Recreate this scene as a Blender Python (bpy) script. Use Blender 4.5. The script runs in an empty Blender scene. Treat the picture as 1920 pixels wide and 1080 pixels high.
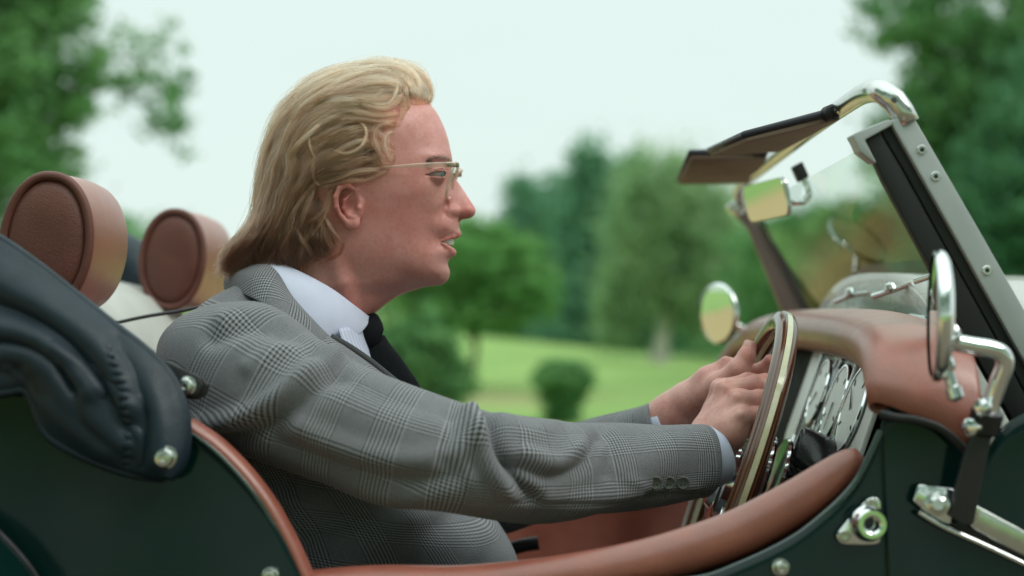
import bpy, bmesh, math, random
import numpy as np
from mathutils import Vector, Matrix

random.seed(7)
rng = np.random.default_rng(7)
SC = bpy.context.scene
COL = SC.collection

# ------------------------------------------------------------------ camera
CAM_Y, CAM_Z = -1.6, 1.08
FPX, CX, CY = 2690.0, 940.0, 575.0          # focal length and principal point in photo pixels (1920 wide)
cd = bpy.data.cameras.new('camera')
cam = bpy.data.objects.new('camera', cd)
COL.objects.link(cam)
cam.location = (0, CAM_Y, CAM_Z)
cam.rotation_euler = (math.radians(90), 0, 0)
cd.sensor_width = 36.0
cd.lens = FPX / 1920 * 36
cd.shift_x = (960 - CX) / 1920
cd.shift_y = (CY - 540) / 1920
cd.clip_start, cd.clip_end = 0.05, 2000
cd.dof.use_dof = True
cd.dof.focus_distance = 1.50
cd.dof.aperture_fstop = 2.6
SC.camera = cam

# ------------------------------------------------------------------ light
SUN_EL, SUN_AZ = math.radians(46), math.radians(112)      # azimuth measured from +Y, clockwise
world = bpy.data.worlds.new('World'); SC.world = world
world.use_nodes = True
wn = world.node_tree; wn.nodes.clear()
_o = wn.nodes.new('ShaderNodeOutputWorld')
_bg = wn.nodes.new('ShaderNodeBackground')
_sky = wn.nodes.new('ShaderNodeTexSky'); _sky.sky_type = 'NISHITA'; _sky.sun_disc = False
_sky.sun_elevation = SUN_EL; _sky.sun_rotation = SUN_AZ
_sc = wn.nodes.new('ShaderNodeVectorMath'); _sc.operation = 'SCALE'; _sc.inputs['Scale'].default_value = 0.08
wn.links.new(_sky.outputs[0], _sc.inputs[0])
# an even overcast deck under that sky, brighter overhead as overcast is
_tc = wn.nodes.new('ShaderNodeTexCoord')
_sx = wn.nodes.new('ShaderNodeSeparateXYZ'); wn.links.new(_tc.outputs['Generated'], _sx.inputs[0])
_mr = wn.nodes.new('ShaderNodeMapRange'); _mr.inputs[1].default_value = 0.24; _mr.inputs[2].default_value = 1.0
_mr.inputs[3].default_value = 1.05; _mr.inputs[4].default_value = 2.2
wn.links.new(_sx.outputs[2], _mr.inputs[0])
_ns = wn.nodes.new('ShaderNodeTexNoise'); _ns.inputs['Scale'].default_value = 2.2; _ns.inputs['Detail'].default_value = 3
_mp = wn.nodes.new('ShaderNodeMapping'); _mp.inputs['Scale'].default_value = (1, 1, 3)
wn.links.new(_tc.outputs['Generated'], _mp.inputs[0]); wn.links.new(_mp.outputs[0], _ns.inputs['Vector'])
_nr = wn.nodes.new('ShaderNodeMapRange'); _nr.inputs[3].default_value = 0.95; _nr.inputs[4].default_value = 1.05
wn.links.new(_ns.outputs[0], _nr.inputs[0])
_mu = wn.nodes.new('ShaderNodeMath'); _mu.operation = 'MULTIPLY'
wn.links.new(_mr.outputs[0], _mu.inputs[0]); wn.links.new(_nr.outputs[0], _mu.inputs[1])
_cl = wn.nodes.new('ShaderNodeVectorMath'); _cl.operation = 'SCALE'; _cl.inputs[0].default_value = (0.775, 0.915, 0.865)
wn.links.new(_mu.outputs[0], _cl.inputs['Scale'])
_mx = wn.nodes.new('ShaderNodeMix'); _mx.data_type = 'RGBA'; _mx.inputs[0].default_value = 0.94
wn.links.new(_sc.outputs[0], _mx.inputs[6]); wn.links.new(_cl.outputs[0], _mx.inputs[7])
wn.links.new(_mx.outputs[2], _bg.inputs[0]); _bg.inputs[1].default_value = 1.0
wn.links.new(_bg.outputs[0], _o.inputs[0])

sl = bpy.data.lights.new('sun', 'SUN'); sun = bpy.data.objects.new('sun', sl); COL.objects.link(sun)
sl.energy = 1.5; sl.angle = math.radians(30); sl.color = (1.0, 0.96, 0.9)
_d = Vector((math.sin(SUN_AZ) * math.cos(SUN_EL), math.cos(SUN_AZ) * math.cos(SUN_EL), math.sin(SUN_EL)))
sun.rotation_euler = (-_d).to_track_quat('-Z', 'Y').to_euler()
SC.view_settings.view_transform = 'Standard'
SC.view_settings.look = 'None'
SC.view_settings.exposure = 0.0
SC.view_settings.gamma = 1.0
SC.view_settings.use_curve_mapping = False
SC.render.engine = 'CYCLES'
SC.cycles.max_bounces = 8
SC.cycles.transparent_max_bounces = 12
SC.cycles.use_denoising = True
SC.cycles.sample_clamp_indirect = 6

# ------------------------------------------------------------------ helpers: space
def W(px, py, y=0.0):
    """a photo pixel at depth y (metres beyond the driver's centre line) as a point in the scene"""
    d = y - CAM_Y
    return np.array([(px - CX) * d / FPX, y, CAM_Z + (CY - py) * d / FPX])

def WP(pts, y=None):
    return np.array([W(p[0], p[1], p[2] if y is None else y) for p in pts])

def proj(P):
    d = P[..., 1] - CAM_Y
    return np.stack([CX + P[..., 0] * FPX / d, CY - (P[..., 2] - CAM_Z) * FPX / d], -1)

def cr(pts, n, closed=False):
    """Catmull-Rom through pts (k,dim), resampled to n points evenly in chord length"""
    P = np.asarray(pts, float)
    if len(P) == 2:
        t = np.linspace(0, 1, n)[:, None]
        return P[0] * (1 - t) + P[1] * t
    if closed:
        Q = np.vstack([P[-1], P, P[0], P[1]])
    else:
        Q = np.vstack([2 * P[0] - P[1], P, 2 * P[-1] - P[-2]])
    out = []
    for i in range(1, len(Q) - 2):
        p0, p1, p2, p3 = Q[i - 1], Q[i], Q[i + 1], Q[i + 2]
        t = np.linspace(0, 1, 16, endpoint=False)[:, None]
        out.append(0.5 * (2 * p1 + (p2 - p0) * t + (2 * p0 - 5 * p1 + 4 * p2 - p3) * t ** 2 + (3 * p1 - p0 - 3 * p2 + p3) * t ** 3))
    out.append(Q[-2][None])
    R = np.vstack(out)
    s = np.concatenate([[0], np.cumsum(np.linalg.norm(np.diff(R, axis=0), axis=1))])
    q = np.linspace(0, s[-1], n + 1)[:-1] if closed else np.linspace(0, s[-1], n)
    return np.stack([np.interp(q, s, R[:, k]) for k in range(R.shape[1])], -1)

def unit(v):
    v = np.asarray(v, float)
    return v / (np.linalg.norm(v, axis=-1, keepdims=True) + 1e-12)

def poly_dist(q, poly):
    """distance of points q (...,2) to an open polyline"""
    q = np.asarray(q); d = np.full(q.shape[:-1], 1e9)
    for a, b in zip(poly[:-1], poly[1:]):
        a = np.asarray(a, float); b = np.asarray(b, float); ab = b - a
        t = np.clip(((q - a) @ ab) / (ab @ ab + 1e-9), 0, 1)
        d = np.minimum(d, np.linalg.norm(q - a - t[..., None] * ab, axis=-1))
    return d

# ------------------------------------------------------------------ helpers: objects
def mesh_np(name, V, F, smooth=True, uv=None):
    V = np.asarray(V, np.float32); F = np.asarray(F, np.int32)
    me = bpy.data.meshes.new(name)
    k = F.shape[1]
    me.vertices.add(len(V)); me.vertices.foreach_set('co', V.ravel())
    me.loops.add(F.size); me.loops.foreach_set('vertex_index', F.ravel())
    me.polygons.add(len(F))
    me.polygons.foreach_set('loop_start', np.arange(0, F.size, k, dtype=np.int32))
    me.polygons.foreach_set('loop_total', np.full(len(F), k, np.int32))
    me.polygons.foreach_set('use_smooth', np.full(len(F), smooth))
    if uv is not None:
        l = me.uv_layers.new(name='UVMap')
        l.data.foreach_set('uv', np.asarray(uv, np.float32)[F.ravel()].ravel())
    me.update(calc_edges=True)
    me.validate()
    return me

ROOTS = {}
def root(name, loc, label, cat, group=None):
    o = bpy.data.objects.new(name, None); COL.objects.link(o)
    o.location = tuple(float(v) for v in loc); o.empty_display_size = 0.1
    o['label'] = label; o['category'] = cat
    if group: o['group'] = group
    return o

def link(name, me, mat, parent=None, label=None):
    o = bpy.data.objects.new(name, me); COL.objects.link(o)
    if mat is not None:
        for m in (mat if isinstance(mat, (list, tuple)) else [mat]):
            me.materials.append(m)
    if parent is not None:
        o.parent = parent
        if parent.parent is None:
            o.matrix_parent_inverse = Matrix.Translation(-parent.location)
    if label: o['label'] = label
    return o

def grid_faces(n, m, cu=False, cv=False):
    i = np.arange(n if cu else n - 1); j = np.arange(m if cv else m - 1)
    I, J = np.meshgrid(i, j, indexing='ij')
    a = I * m + J; b = ((I + 1) % n) * m + J; c = ((I + 1) % n) * m + (J + 1) % m; d = I * m + (J + 1) % m
    return np.stack([a, b, c, d], -1).reshape(-1, 4)

def grid_uv(P):
    du = np.linalg.norm(np.diff(P, axis=0), axis=-1).mean(1)
    dv = np.linalg.norm(np.diff(P, axis=1), axis=-1).mean(0)
    u = np.concatenate([[0], np.cumsum(du)]); v = np.concatenate([[0], np.cumsum(dv)])
    U, Vv = np.meshgrid(u, v, indexing='ij')
    return np.stack([U, Vv], -1).reshape(-1, 2)

def grid_normals(P):
    a = np.gradient(P, axis=0); b = np.gradient(P, axis=1)
    return unit(np.cross(a, b))

def grid_obj(name, P, mat, parent=None, thick=0.0, flip=False, uv=None, off=-1.0, label=None, rim=None):
    """a surface through the grid P; with thick a shell with closed edges"""
    n, m = P.shape[:2]
    F = grid_faces(n, m)
    if flip: F = F[:, ::-1]
    me = mesh_np(name, P.reshape(-1, 3), F, uv=grid_uv(P) if uv is None else uv)
    o = link(name, me, mat, parent, label)
    if thick:
        s = o.modifiers.new('shell', 'SOLIDIFY'); s.thickness = thick; s.offset = off
        s.use_even_offset = False
    return o

def patch(curves, n, m):
    """grid n x m skinned through curves (each a list of 3D points)"""
    C = np.stack([cr(c, n) for c in curves], 1)          # n, k, 3
    return np.stack([cr(C[i], m) for i in range(n)], 0)

def frames(P):
    T = unit(np.gradient(P, axis=0))
    up = np.array([0, 0, 1.0]) if abs(T[0][2]) < 0.9 else np.array([0, 1.0, 0])
    N = np.zeros_like(P); n = unit(np.cross(np.cross(T[0], up), T[0]))
    for i in range(len(P)):
        n = unit(n - T[i] * (n @ T[i])); N[i] = n
    return T, N, np.cross(T, N)

def tube_data(pts, r, n=None, seg=12, closed=False, r2=None, caps=True, smooth=True):
    P = np.asarray(pts, float)
    R = np.broadcast_to(np.asarray(r, float), (len(P),))
    R2 = R if r2 is None else np.broadcast_to(np.asarray(r2, float), (len(P),))
    if n:
        Q = cr(np.column_stack([P, R, R2]), n, closed) if smooth else np.column_stack([P, R, R2])
        P, R, R2 = Q[:, :3], Q[:, 3], Q[:, 4]
    if closed:
        T = unit(np.roll(P, -1, 0) - np.roll(P, 1, 0))
        c = P.mean(0); B = unit(np.cross(T, P - c)); B = np.where((B @ B[0])[:, None] < 0, -B, B); N = np.cross(B, T)
    else:
        T, N, B = frames(P)
    a = np.linspace(0, 2 * np.pi, seg, endpoint=False)
    V = P[:, None] + N[:, None] * (np.cos(a)[None, :, None] * R[:, None, None]) + B[:, None] * (np.sin(a)[None, :, None] * R2[:, None, None])
    F = grid_faces(len(P), seg, cu=closed, cv=True)
    V = V.reshape(-1, 3)
    if caps and not closed:
        k = len(V)
        V = np.vstack([V, P[0], P[-1]])
        j = np.arange(seg); j2 = (j + 1) % seg; e = (len(P) - 1) * seg
        F = np.vstack([F, np.stack([np.full(seg, k), j, j2, j2], -1), np.stack([np.full(seg, k + 1), e + j2, e + j, e + j], -1)])
    return V, F

def fix(V, F):
    """quads and degenerate quads -> bmesh-made clean mesh"""
    return V, F

def mesh_any(name, V, F, smooth=True, auto=None, bevel=0.0, doubles=0.0):
    bm = bmesh.new()
    vs = [bm.verts.new(tuple(v)) for v in np.asarray(V, float)]
    for f in F:
        ids = []
        for i in f:
            if i not in ids: ids.append(int(i))
        if len(ids) > 2:
            try: bm.faces.new([vs[i] for i in ids])
            except ValueError: pass
    if doubles: bmesh.ops.remove_doubles(bm, verts=bm.verts, dist=doubles)
    bmesh.ops.recalc_face_normals(bm, faces=bm.faces)
    if bevel:
        ed = [e for e in bm.edges if len(e.link_faces) == 2 and e.calc_face_angle(0) > 0.5]
        bmesh.ops.bevel(bm, geom=ed, offset=bevel, segments=3, profile=0.5, affect='EDGES')
    for f in bm.faces: f.smooth = smooth
    if auto is not None:
        for e in bm.edges:
            if len(e.link_faces) == 2 and e.calc_face_angle(0) > auto: e.smooth = False
    me = bpy.data.meshes.new(name); bm.to_mesh(me); bm.free()
    return me

def tube(name, pts, r, mat, parent=None, n=40, seg=12, closed=False, r2=None, label=None, smooth=True):
    V, F = tube_data(pts, r, n, seg, closed, r2, smooth=smooth)
    return link(name, mesh_any(name, V, F, auto=1.0), mat, parent, label)

def lathe_data(c, axis, prof, seg=24):
    """prof: list of (radius, height along axis)"""
    axis = unit(axis); c = np.asarray(c, float)
    up = np.array([0, 0, 1.0]) if abs(axis[2]) < 0.9 else np.array([1.0, 0, 0])
    a = unit(np.cross(axis, up)); b = np.cross(axis, a)
    t = np.linspace(0, 2 * np.pi, seg, endpoint=False)
    ring = np.cos(t)[:, None] * a + np.sin(t)[:, None] * b
    V = np.concatenate([c + axis * h + ring * r for r, h in prof])
    F = [tuple(f) for f in grid_faces(len(prof), seg, cv=True)]
    F.append(tuple(range(seg))); F.append(tuple(range((len(prof) - 1) * seg, len(prof) * seg)))
    return V, F

def lathe(name, c, axis, prof, mat, parent=None, seg=24, label=None):
    V, F = lathe_data(c, axis, prof, seg)
    return link(name, mesh_any(name, V, F, auto=0.6), mat, parent, label)

def prism(name, outline, depth, mat, parent=None, bevel=0.0, label=None, smooth=True):
    """outline: 3D points of a near planar polygon; depth: 3D vector it is extruded along"""
    A = np.asarray(outline, float); B = A + np.asarray(depth, float); k = len(A)
    F = [tuple(range(k)), tuple(range(k, 2 * k))] + [(i, (i + 1) % k, k + (i + 1) % k, k + i) for i in range(k)]
    return link(name, mesh_any(name, np.vstack([A, B]), F, auto=0.5, bevel=bevel, smooth=smooth), mat, parent, label)

def screw_data(c, axis, r, h=0.003):
    return lathe_data(c, axis, [(r, 0), (r, h * .6), (r * .85, h), (r * .45, h), (r * .4, h * .45), (0.0003, h * .4)], 16)

# ------------------------------------------------------------------ helpers: materials
class NT:
    def __init__(self, name):
        self.m = bpy.data.materials.new(name); self.m.use_nodes = True
        self.t = self.m.node_tree; self.t.nodes.clear()
        self.out = self.t.nodes.new('ShaderNodeOutputMaterial')
    def n(self, typ, **kw):
        x = self.t.nodes.new(typ)
        for k, v in kw.items(): setattr(x, k, v)
        return x
    def l(self, a, b): self.t.links.new(a, b)
    def put(self, sock, v):
        if isinstance(v, bpy.types.NodeSocket): self.l(v, sock)
        elif isinstance(v, (tuple, list)) and sock.type == 'RGBA' and len(v) == 3: sock.default_value = (*v, 1)
        else: sock.default_value = v
    def math(self, op, a, b=0.0, c=None):
        x = self.n('ShaderNodeMath', operation=op)
        self.put(x.inputs[0], a); self.put(x.inputs[1], b)
        if c is not None: self.put(x.inputs[2], c)
        return x.outputs[0]
    def mix(self, f, a, b, blend='MIX'):
        x = self.n('ShaderNodeMix', data_type='RGBA', blend_type=blend)
        self.put(x.inputs[0], f); self.put(x.inputs[6], a); self.put(x.inputs[7], b)
        return x.outputs[2]
    def rng(self, v, a, b, c, d):
        x = self.n('ShaderNodeMapRange'); self.put(x.inputs[0], v)
        for i, q in enumerate((a, b, c, d)): x.inputs[i + 1].default_value = q
        return x.outputs[0]
    def coord(self, which='Object', scale=None):
        c = self.n('ShaderNodeTexCoord').outputs[which]
        if scale is not None:
            mp = self.n('ShaderNodeMapping'); self.l(c, mp.inputs[0]); mp.inputs['Scale'].default_value = scale; c = mp.outputs[0]
        return c
    def noise(self, vec, scale, detail=4, rough=.55, out=0):
        x = self.n('ShaderNodeTexNoise'); self.put(x.inputs['Vector'], vec)
        x.inputs['Scale'].default_value = scale; x.inputs['Detail'].default_value = detail; x.inputs['Roughness'].default_value = rough
        return x.outputs[out]
    def voro(self, vec, scale, feature='F1'):
        x = self.n('ShaderNodeTexVoronoi', feature=feature); self.put(x.inputs['Vector'], vec); x.inputs['Scale'].default_value = scale
        return x.outputs['Distance']
    def bump(self, h, strength, dist=0.001, normal=None):
        x = self.n('ShaderNodeBump'); self.put(x.inputs['Height'], h); x.inputs['Strength'].default_value = strength; x.inputs['Distance'].default_value = dist
        if normal is not None: self.l(normal, x.inputs['Normal'])
        return x.outputs[0]
    def bsdf(self, color, rough=.5, metal=0.0, normal=None, **kw):
        b = self.n('ShaderNodeBsdfPrincipled')
        self.put(b.inputs['Base Color'], color); self.put(b.inputs['Roughness'], rough); self.put(b.inputs['Metallic'], metal)
        if normal is not None: self.l(normal, b.inputs['Normal'])
        for k, v in kw.items(): self.put(b.inputs[k.replace('_', ' ')], v)
        return b.outputs[0]
    def done(self, sh): self.l(sh, self.out.inputs[0]); return self.m

def simple(name, col, rough=.5, metal=0.0, var=0.12, vscale=14, bump=0.0, bscale=300, rvar=.08, **kw):
    t = NT(name); c = t.coord('Object')
    n = t.noise(c, vscale)
    lo = tuple(v * (1 - var) for v in col); hi = tuple(min(1, v * (1 + var)) for v in col)
    colr = t.mix(t.rng(n, .3, .7, 0, 1), lo, hi)
    r = t.rng(t.noise(c, vscale * 3.1), .3, .7, max(0.01, rough - rvar), rough + rvar)
    nor = t.bump(t.noise(c, bscale, 3), bump) if bump else None
    return t.done(t.bsdf(colr, r, metal, nor, **kw))

def leather(name, col, rough=.42, scale=620, spec=.5, coat=0.0):
    t = NT(name); c = t.coord('Object')
    v = t.voro(c, scale); n = t.noise(c, 35, 5); f = t.noise(c, 260, 3)
    colr = t.mix(t.rng(n, .3, .7, 0, 1), tuple(x * .86 for x in col), tuple(x * 1.12 for x in col))
    colr = t.mix(t.rng(f, .35, .75, 0, .35), colr, tuple(x * .72 for x in col))
    h = t.math('ADD', t.math('MULTIPLY', v, .6), t.math('MULTIPLY', f, .5))
    return t.done(t.bsdf(colr, t.rng(n, .3, .7, rough - .06, rough + .1), 0, t.bump(h, .55, .0007), **{'Specular IOR Level': spec, 'Coat Weight': coat, 'Coat Roughness': .33}))

M = {}
M['leather'] = leather('tan_leather', (.295, .086, .057), .40, spec=.6, coat=.6)
M['leather_dark'] = leather('brown_leather', (.13, .042, .030), .5)
M['paint'] = simple('green_car_paint', (.0028, .0165, .0145), .12, var=.15, rvar=.03, vscale=5, **{'Specular IOR Level': .27})
M['vinyl'] = simple('black_vinyl', (.009, .019, .029), .46, var=.25, vscale=20, bump=.3, bscale=420, rvar=.07, **{'Specular IOR Level': .32})
M['rubber'] = simple('black_rubber', (.009, .0095, .011), .55, var=.2, bump=.2, bscale=700)
M['black_gloss'] = simple('black_enamel', (.011, .012, .015), .25, var=.1)
M['black_metal'] = simple('black_coated_metal', (.035, .037, .04), .38, metal=.3, var=.1)
M['chrome'] = simple('chrome', (.80, .82, .83), .10, metal=1.0, var=.03, rvar=.03, vscale=30)
M['steel'] = simple('polished_steel', (.62, .63, .61), .2, metal=1.0, var=.08, rvar=.05, vscale=60)
M['silver'] = simple('brushed_aluminium', (.43, .455, .465), .42, metal=.25, var=.05, bump=.1, bscale=500)
M['brass'] = simple('dull_brass', (.34, .29, .21), .35, metal=1.0, var=.12)
M['mirror'] = simple('mirror_glass', (.82, .84, .82), .015, metal=1.0, var=.01, rvar=.004)
M['paint_lip_lit'] = simple('green_paint_lip_lit', (.005, .030, .028), .12, var=.1, **{'Specular IOR Level': .8, 'Coat Weight': 1.0, 'Coat Roughness': .05})  # body green made brighter, the sky highlight on the lip put into colour
M['deck_sheen'] = simple('pale_deck_sheen', (.40, .40, .375), .75, var=.08, bump=.2, bscale=500)  # pale base colour holding the sky reflection of the rear deck
M['visor'] = simple('visor_cloth', (.20, .14, .105), .8, var=.1, bump=.3, bscale=800)
M['visor_edge'] = simple('visor_binding', (.03, .03, .045), .5)
M['dial'] = simple('dial_face', (.80, .81, .79), .4, var=.03, rvar=.02, **{'Coat Weight': .8, 'Coat Roughness': .28})
M['pale_bonnet'] = simple('pale_grey_bonnet', (.36, .352, .33), .32, var=.05, **{'Coat Weight': .5})  # pale grey base colour of bonnet and scuttle panel, unlike the green flanks
M['dark_trim'] = simple('dark_dash_board', (.005, .005, .0055), .7, **{'Specular IOR Level': .2})
M['grey_panel'] = simple('grey_instrument_panel', (.06, .066, .066), .3, metal=.4)
# ------------------------------------------------------------------ ground
def ground_h(x, y):
    """gentle lawn: level by the car, rising a little to the left of the picture and far back"""
    t = np.clip((y - 14) / 40, 0, 1)
    return t * t * (3 - 2 * t) * np.clip(-(x + .5) * 0.085, -1.0, 1.6) * np.clip(1 - (y - 90) / 60, 0, 1)

def make_ground():
    xs = np.concatenate([[-900, -300, -120], np.linspace(-60, 60, 61), [120, 300, 900]])
    ys = np.concatenate([[-300, -100, -40], np.linspace(-20, 9, 12), np.linspace(10, 100, 60), [160, 400, 1400]])
    X, Y = np.meshgrid(xs, ys, indexing='ij')
    P = np.stack([X, Y, ground_h(X, Y)], -1)
    t = NT('lawn'); c = t.coord('Object')
    a = t.noise(c, .35, 4); b = t.noise(c, 4.5, 5); g = t.noise(c, 60, 2)
    col = t.mix(t.rng(a, .35, .65, 0, 1), (.15, .32, .058), (.28, .41, .11))
    col = t.mix(t.rng(b, .45, .8, 0, .6), col, (.31, .36, .13))
    col = t.mix(t.rng(g, .4, .8, 0, .45), col, (.05, .12, .02))
    # a bare sandy patch by the small trees
    sp = t.n('ShaderNodeVectorMath', operation='DISTANCE'); t.l(c, sp.inputs[0]); sp.inputs[1].default_value = (-0.1, 15.2, 0)
    col = t.mix(t.math('MULTIPLY', t.rng(sp.outputs['Value'], .5, 1.7, .75, 0), t.rng(b, .3, .6, .3, 1)), col, (.33, .23, .14))
    m = t.done(t.bsdf(col, .9, 0, t.bump(g, .6, .02)))
    o = grid_obj('lawn', P, m); o['kind'] = 'structure'
    # gravel drive the car stands on: a sheet just above the lawn
    n = 60
    xs = np.linspace(-45, 45, n)
    P = np.zeros((n, 12, 3))
    for i, x in enumerate(xs):
        lo = -8.0 + .5 * math.sin(x * .21); hi = 9.6 + .5 * math.sin(x * .17 + 1) + .12 * math.sin(x * 1.9)
        P[i, :, 0] = x; P[i, :, 1] = np.linspace(lo, hi, 12); P[i, :, 2] = .012
    t = NT('gravel'); c = t.coord('Object')
    v = t.voro(c, 38); a = t.noise(c, 1.3, 5)
    col = t.mix(t.rng(v, .1, .6, 0, 1), (.095, .076, .050), (.155, .125, .083))
    col = t.mix(t.rng(a, .4, .7, 0, .5), col, (.085, .068, .046))
    sx = t.n('ShaderNodeSeparateXYZ'); t.l(c, sx.inputs[0])
    far = t.math('MAXIMUM', t.rng(t.math('ADD', sx.outputs[0], t.math('MULTIPLY', a, 1.2)), -2.0, -.9, 1, 0), t.rng(t.math('ADD', sx.outputs[1], t.math('MULTIPLY', a, .8)), 1.3, 2.2, 0, 1))
    col = t.mix(far, col, t.mix(a, (.36, .265, .11), (.45, .34, .16)))
    m = t.done(t.bsdf(col, .9, 0, t.bump(v, .7, .01)))
    o = grid_obj('gravel_drive', P, m); o['kind'] = 'structure'
make_ground()

# ------------------------------------------------------------------ foliage
def leaf_mat(name, a, b, c2=None, trans=.45, spec=.35):
    t = NT(name); g = t.n('ShaderNodeNewGeometry'); co = t.coord('Object')
    r = g.outputs['Random Per Island']
    col = t.mix(r, a, b)
    n = t.noise(co, .9, 3)
    if c2: col = t.mix(t.rng(n, .45, .68, 0, .8), col, c2)
    p = t.bsdf(col, .5, 0, None, **{'Specular IOR Level': spec})
    tr = t.n('ShaderNodeBsdfTranslucent'); t.put(tr.inputs[0], t.mix(.5, col, (.15, .24, .06)))
    mx = t.n('ShaderNodeMixShader'); mx.inputs[0].default_value = trans
    t.l(p, mx.inputs[1]); t.l(tr.outputs[0], mx.inputs[2])
    return t.done(mx.outputs[0])

def bark(name, a, b):
    t = NT(name); c = t.coord('Object', (1, 1, .25)); n = t.noise(c, 9, 6); v = t.noise(c, 40, 3)
    return t.done(t.bsdf(t.mix(t.rng(n, .35, .65, 0, 1), a, b), .85, 0, t.bump(v, .7, .02)))

def leaves(name, clumps, per, size, spread, mat, parent, seed, flat=.55, label=None):
    """clumps (k,3): centres. A cloud of small pointed leaf faces round each of them, as one crown mesh"""
    r = np.random.default_rng(seed)
    k = len(clumps)
    sp = spread * (.6 + .8 * r.random((k, 1, 1)))
    c = np.repeat(clumps[:, None, :], per, 1) + r.normal(0, 1, (k, per, 3)) * sp * np.array([1, 1, flat])
    c = c.reshape(-1, 3); n = len(c)
    u = unit(r.normal(0, 1, (n, 3)) + np.array([0, 0, -.25])); w = unit(np.cross(u, r.normal(0, 1, (n, 3))))
    s = size * (.55 + .9 * r.random((n, 1)))
    V = np.stack([c - u * s * .5, c + w * s * .28, c + u * s * .5, c - w * s * .28], 1).reshape(-1, 3)
    F = np.arange(n * 4).reshape(-1, 4)
    return link(name, mesh_np('leaves', V, F, smooth=False), mat, parent, label)

def in_ellipsoids(ells, n, seed, shell=.55, fill=1.0):
    r = np.random.default_rng(seed); out = []
    vol = np.array([e[3] * e[4] * e[5] for e in ells]) ** .75; vol = vol / vol.sum()
    for e, f in zip(ells, vol):
        m = max(3, int(n * f))
        d = unit(r.normal(0, 1, (m, 3))); q = (shell + (1 - shell) * r.random((m, 1))) ** .8
        out.append(np.array(e[:3]) + d * q * np.array(e[3:6]) * (1 + .16 * r.normal(0, 1, (m, 1))))
    return np.vstack(out)

def trunk_mesh(pts, radii, seed, seg=10, n=18):
    r = np.random.default_rng(seed)
    V, F = tube_data(pts, radii, n, seg)
    V = V + r.normal(0, .02, V.shape) * np.mean(radii)
    return mesh_any('trunk', V, F)

BARK = bark('grey_bark', (.09, .075, .06), (.20, .17, .14))
BARK_PALE = bark('pale_birch_bark', (.42, .385, .33), (.78, .74, .66))

def tree(name, label, cat, base, ells, mat, nclump, per, size, spread, trunk_r, trunk_top, seed, bk=None, limbs=4, group=None, flat=.55):
    base = np.array([base[0], base[1], float(ground_h(np.array(base[0]), np.array(base[1])))])
    o = root(name, base, label, cat, group)
    r = np.random.default_rng(seed + 1000)
    top = np.array(trunk_top)
    mid = (base + top) / 2 + np.array([r.normal(0, .04), r.normal(0, .04), 0]) * np.linalg.norm(top - base)
    link('trunk', trunk_mesh([base - [0, 0, .1], base + [0, 0, .06 * np.linalg.norm(top - base)], mid, top], [trunk_r * 1.5, trunk_r, trunk_r * .8, trunk_r * .35], seed), bk or BARK, o)
    cl = in_ellipsoids(ells, nclump, seed)
    for i in range(limbs):
        e = ells[i % len(ells)]; p = cl[r.integers(len(cl))]
        q = base + (top - base) * (.45 + .4 * r.random())
        link('limb', trunk_mesh([q, (q + p) / 2 + [0, 0, .05 * np.linalg.norm(p - q)], p], [trunk_r * .45, trunk_r * .28, trunk_r * .08], seed + i, 7, 10), bk or BARK, o)
    leaves('crown', cl, per, size, spread, mat, o, seed + 7, flat)
    return o

def E(px, py, d, rpx, rpy, ry):
    """ellipsoid from its photo extent at distance d from the camera"""
    c = W(px, py, d + CAM_Y); s = d / FPX
    return (c[0], c[1], c[2], rpx * s, ry, rpy * s)

def B(px, d):
    p = W(px, CY, d + CAM_Y); return (p[0], p[1])

L_dark = leaf_mat('dark_conifer_needles', (0.085, 0.246, 0.150), (0.194, 0.460, 0.282), (0.247, 0.522, 0.356))
L_mid = leaf_mat('green_leaves', (0.074, 0.240, 0.092), (0.170, 0.408, 0.156), (0.252, 0.505, 0.192))
L_bright = leaf_mat('bright_green_leaves', (0.104, 0.332, 0.087), (0.228, 0.506, 0.160), (0.359, 0.585, 0.255))
L_pale = leaf_mat('pale_green_leaves', (0.207, 0.367, 0.180), (0.399, 0.584, 0.325), (0.470, 0.651, 0.343))
L_hedge = leaf_mat('hedge_leaves', (0.057, 0.208, 0.112), (0.121, 0.351, 0.174), (0.081, 0.268, 0.126))
L_amber = leaf_mat('amber_leaves', (0.312, 0.192, 0.042), (0.432, 0.288, 0.084), (0.204, 0.228, 0.054))

# big broadleaf at the left edge, reaching in from outside the picture
d = 14.0
tree('broadleaf_tree', 'large broadleaf tree at the left edge with a drooping side branch', 'tree', B(-160, d),
     [E(-60, 60, d, 170, 240, 1.2), E(40, 230, d, 110, 110, .8), E(-40, 330, d, 170, 120, .9), E(-200, 100, d, 330, 420, 1.8), E(60, -60, d, 90, 160, 1.)],
     L_mid, 900, 70, .085, .10, .22, W(-110, 60, d + CAM_Y), 11, limbs=6)
def spray(name, px_line, d, n, per, size, spread, mat, label, seed):
    pass
bt = [o for o in COL.objects if o.name == 'broadleaf_tree'][0]
br = cr([W(60, 300, d + CAM_Y), W(150, 150, d + CAM_Y), W(240, 110, d + CAM_Y), W(300, 170, d + CAM_Y), W(312, 245, d + CAM_Y)], 60)
_r = np.random.default_rng(5)
link('branch', trunk_mesh(br[::6], np.linspace(.03, .006, 10), 3, 6, 20), BARK, bt)
cl = br[_r.integers(8, 60, 75)] + _r.normal(0, 1, (75, 3)) * np.array([.17, .25, .17])
leaves('side_foliage', cl, 34, .075, .065, L_mid, bt, 21, .7)
cl = np.array([W(*p, d + CAM_Y) for p in [(160, 60), (225, 60), (345, 90), (180, 20), (120, 350), (90, 300), (160, 330), (60, 270), (170, 380), (110, 400)]])
leaves('side_foliage', cl, 26, .075, .10, L_mid, bt, 22, .7)

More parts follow.
